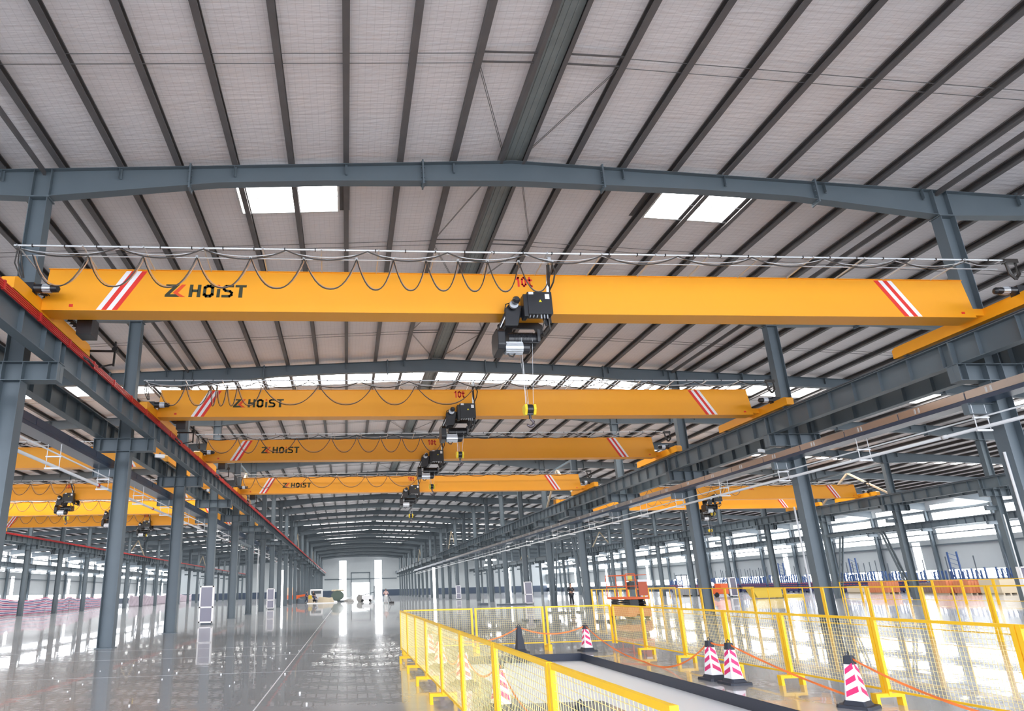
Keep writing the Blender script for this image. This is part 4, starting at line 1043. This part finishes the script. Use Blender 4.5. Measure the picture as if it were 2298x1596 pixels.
# ------------------------------------------------------------------ machines and materials far down the aisle
t = thing('excavator', 'small orange excavator parked by the left columns at the far end of the aisle', 'excavator', (-8.1, 100.4, 0), .3)
mb = MB()
for x in (-.7, .7): mb.prism([(-1.2, .08), (-1.0, 0), (1.0, 0), (1.2, .08), (1.2, .42), (1.0, .5), (-1.0, .5), (-1.2, .42)], 'x', x-.18, x+.18)
obj('track', mb, BLK, t)
mb = MB(); mb.box(-.85, .85, -1.0, 1.1, .6, 1.15); obj('body', mb, ORANGE, t, bevel=.05)
mb = MB(); mb.box(-.8, .0, -.7, .5, 1.15, 2.3); tag(obj('cab', mb, principled('cab_tan', (.7, .5, .35), .5), t, bevel=.06), 'tan cab')
mb = MB(); mb.bar((.3, -.8, 1.0), (1.6, -1.2, 1.15), .25, .3); mb.bar((1.6, -1.2, 1.15), (2.3, -1.4, .95), .2, .22); obj('boom', mb, ORANGE, t)
mb = MB(); mb.tube([(2.3, -1.6, .85), (2.3, -1.2, .85)], .3, 12); tag(obj('bucket', mb, CY, t), 'yellow bucket')
t = thing('roller_cart', 'white machine with grey top behind the people at the far left of the aisle', 'machine', (-4.9, 108, 0), 0)
mb = MB(); mb.box(-1.0, 1.0, -.8, .8, .3, 2.0); obj('body', mb, WHT, t, bevel=.15); mb = MB().box(-.8, .8, -.83, -.8, 1.3, 1.75); obj('windscreen', mb, STEELD, t)
for x in (-.8, .8): obj('wheel', MB().tube([(x, -.85, .35), (x, -.6, .35)], .35, 14), BLK, t)
t = thing('storage_tank', 'green round-topped tank on the floor at the far end of the aisle', 'tank', (-1.4, 104, 0), 0)
mb = MB(); mb.prism([(1.0*math.cos(a), .95+.75*math.sin(a)) for a in [k*PI/12 for k in range(24)]], 'y', -1, 1); obj('drum', mb, GREENM, t)
mb = MB(); mb.box(-1.1, 1.1, -.9, .9, 0, .25); obj('skid', mb, STEELD, t)
mb = MB()
for k in range(5): mb.tube([(-.7+.35*k, 0, 1.6), (-.7+.35*k, 0, 1.72), (-.7+.35*k, 0, 1.85)], [.25, .3, .12], 8)
tag(obj('sack', mb, BEIGE, t), 'beige sacks on top')
def clutter(x, y, w_, d, h, mt, name, label, cat):
    mb = MB(); rnd = random.Random(int(x*31+y)); n_ = 7
    ring = [(w_/2*math.cos(2*PI*k/n_)*rnd.uniform(.8, 1.1), d/2*math.sin(2*PI*k/n_)*rnd.uniform(.8, 1.1)) for k in range(n_)]
    vs = [(a+x, b+y, 0) for a, b in ring]+[(a*.8+x, b*.8+y, h*rnd.uniform(.7, 1)) for a, b in ring]
    mb.add(vs, [tuple(range(n_))[::-1], tuple(range(n_, 2*n_))]+[(k, (k+1) % n_, (k+1) % n_+n_, k+n_) for k in range(n_)])
    tag(obj(name, mb, mt, bevel=.03), label, cat)
clutter(-3.2, 99.5, 2.6, 1.6, .85, BEIGE, 'sack_pile', 'beige sack pile between the people and the green tank', 'sacks')
clutter(-6.6, 97.0, 1.4, 1.2, .8, STEELD, 'scrap_pile', 'dark scrap pile beside the excavator', 'pile')
clutter(-5.4, 102.3, 1.3, 1.2, .9, BEIGE, 'material_bag', 'brown bag behind the people near the excavator', 'bag')
clutter(.4, 102, 1.8, 1.2, .4, principled('grey_rubble', (.35, .34, .33), .8), 'rubble_pile', 'grey rubble pile right of the green tank', 'pile')
clutter(-1.9, 100.5, 1.2, .8, .3, WHT, 'plastic_sheet', 'crumpled white plastic sheet before the green tank', 'sheet')
clutter(2.6, 130, 1.2, 1, 1.0, STEELD, 'equipment_bag', 'dark bundle near the open end door', 'bundle')
tag(obj('floor_board', MB().box(-5.6, -1.6, 94.6, 95.4, 0, .1), WHT), 'long pale board lying before the people at the far end', 'board')
t = thing('floor_saw', 'white and grey floor machine standing alone left of the far walking person', 'machine', (2.6, 97.5, 0), -.4)
obj('body', MB().box(-.2, 1.4, -.5, .5, .2, .9), WHT, t, bevel=.06)
mb = MB().tube([(-.6, -.4, .5), (-.6, .4, .5)], .5, 16); obj('drum', mb, principled('drum_grey', (.25, .24, .23), .7), t)
mb = MB(); mb.bar((-.5, 0, .9), (1.6, 0, 1.35), .5, .08); mb.bar((1.5, -.2, .3), (1.6, -.2, 2.2), .06, .06); mb.bar((1.5, .2, .3), (1.6, .2, 2.2), .06, .06); mb.bar((1.58, -.2, 2.2), (1.58, .2, 2.2), .06, .06); obj('handle_frame', mb, STEELD, t)
for x in (-.1, 1.1): obj('wheel', MB().tube([(x, -.55, .2), (x, -.4, .2)], .2, 12), BLK, t)
t = thing('polishing_machine', 'small black floor polisher at the feet of the far walking person', 'machine', (5.5, 81.0, 0), 0)
obj('base', MB().box(-.3, .3, -.2, .2, 0, .22), BLK, t, bevel=.03); obj('handle', MB().bar((0, .1, .2), (-.35, .7, .95), .04, .04), BLK, t)
# small timber offcuts and blocks on the floor behind the pit
rnd = random.Random(3)
def blocks(x, y, n_, label):
    mb = MB()
    for k in range(n_):
        a, b = x+rnd.uniform(-.9, .9), y+rnd.uniform(-.8, .8); mb.cbox(a, b, .04, rnd.uniform(.05, .3), rnd.uniform(.05, .3), .08)
    tag(obj('offcuts', mb, STEELD), label, 'debris', kind='stuff')
blocks(11.7, 27.6, 34, 'scattered dark offcuts on the floor behind the right fence corner'); blocks(13.1, 38.5, 22, 'scattered offcuts on the floor below the person in dark clothes'); blocks(9.0, 30.5, 10, 'few dark scraps behind the middle back fence panel')
tag(obj('floor_board', MB().box(13.6, 16.0, 58.4, 59.4, 0, .12), STEELD), 'dark flat board by the right columns', 'board')
tag(obj('floor_board', MB().box(12.2, 13.0, 60.2, 61.2, 0, .2), STEELD), 'small dark block left of the flat board', 'board')
mb = MB()
for k in range(42):
    x, y = rnd.uniform(-6, .8), rnd.uniform(9.5, 19); r = rnd.uniform(.006, .014); mb.cbox(x, y, r, r*2, r*2, r*2)
tag(obj('foam_crumbs', mb, WHT), 'tiny white foam crumbs scattered over the polished floor', 'crumbs', kind='stuff')
# office lights seen hanging in the right side bays
for k, (x, y, z) in enumerate(((26.5, 118, 6.6), (33, 150, 6.8), (22, 165, 9.0))):
    t = thing('hanging_lamp', 'bright hanging lamp far in the right side bay, %s' % ['near', 'middle', 'far'][k], 'lamp', (x, y, 0), group='hanging lamps'); obj('diffuser', MB().box(-.9, .9, -.4, .4, z-.25, z), LAMPM, t); obj('hanger', MB().box(-.03, .03, -.03, .03, z, rs(x)), STEELD, t)
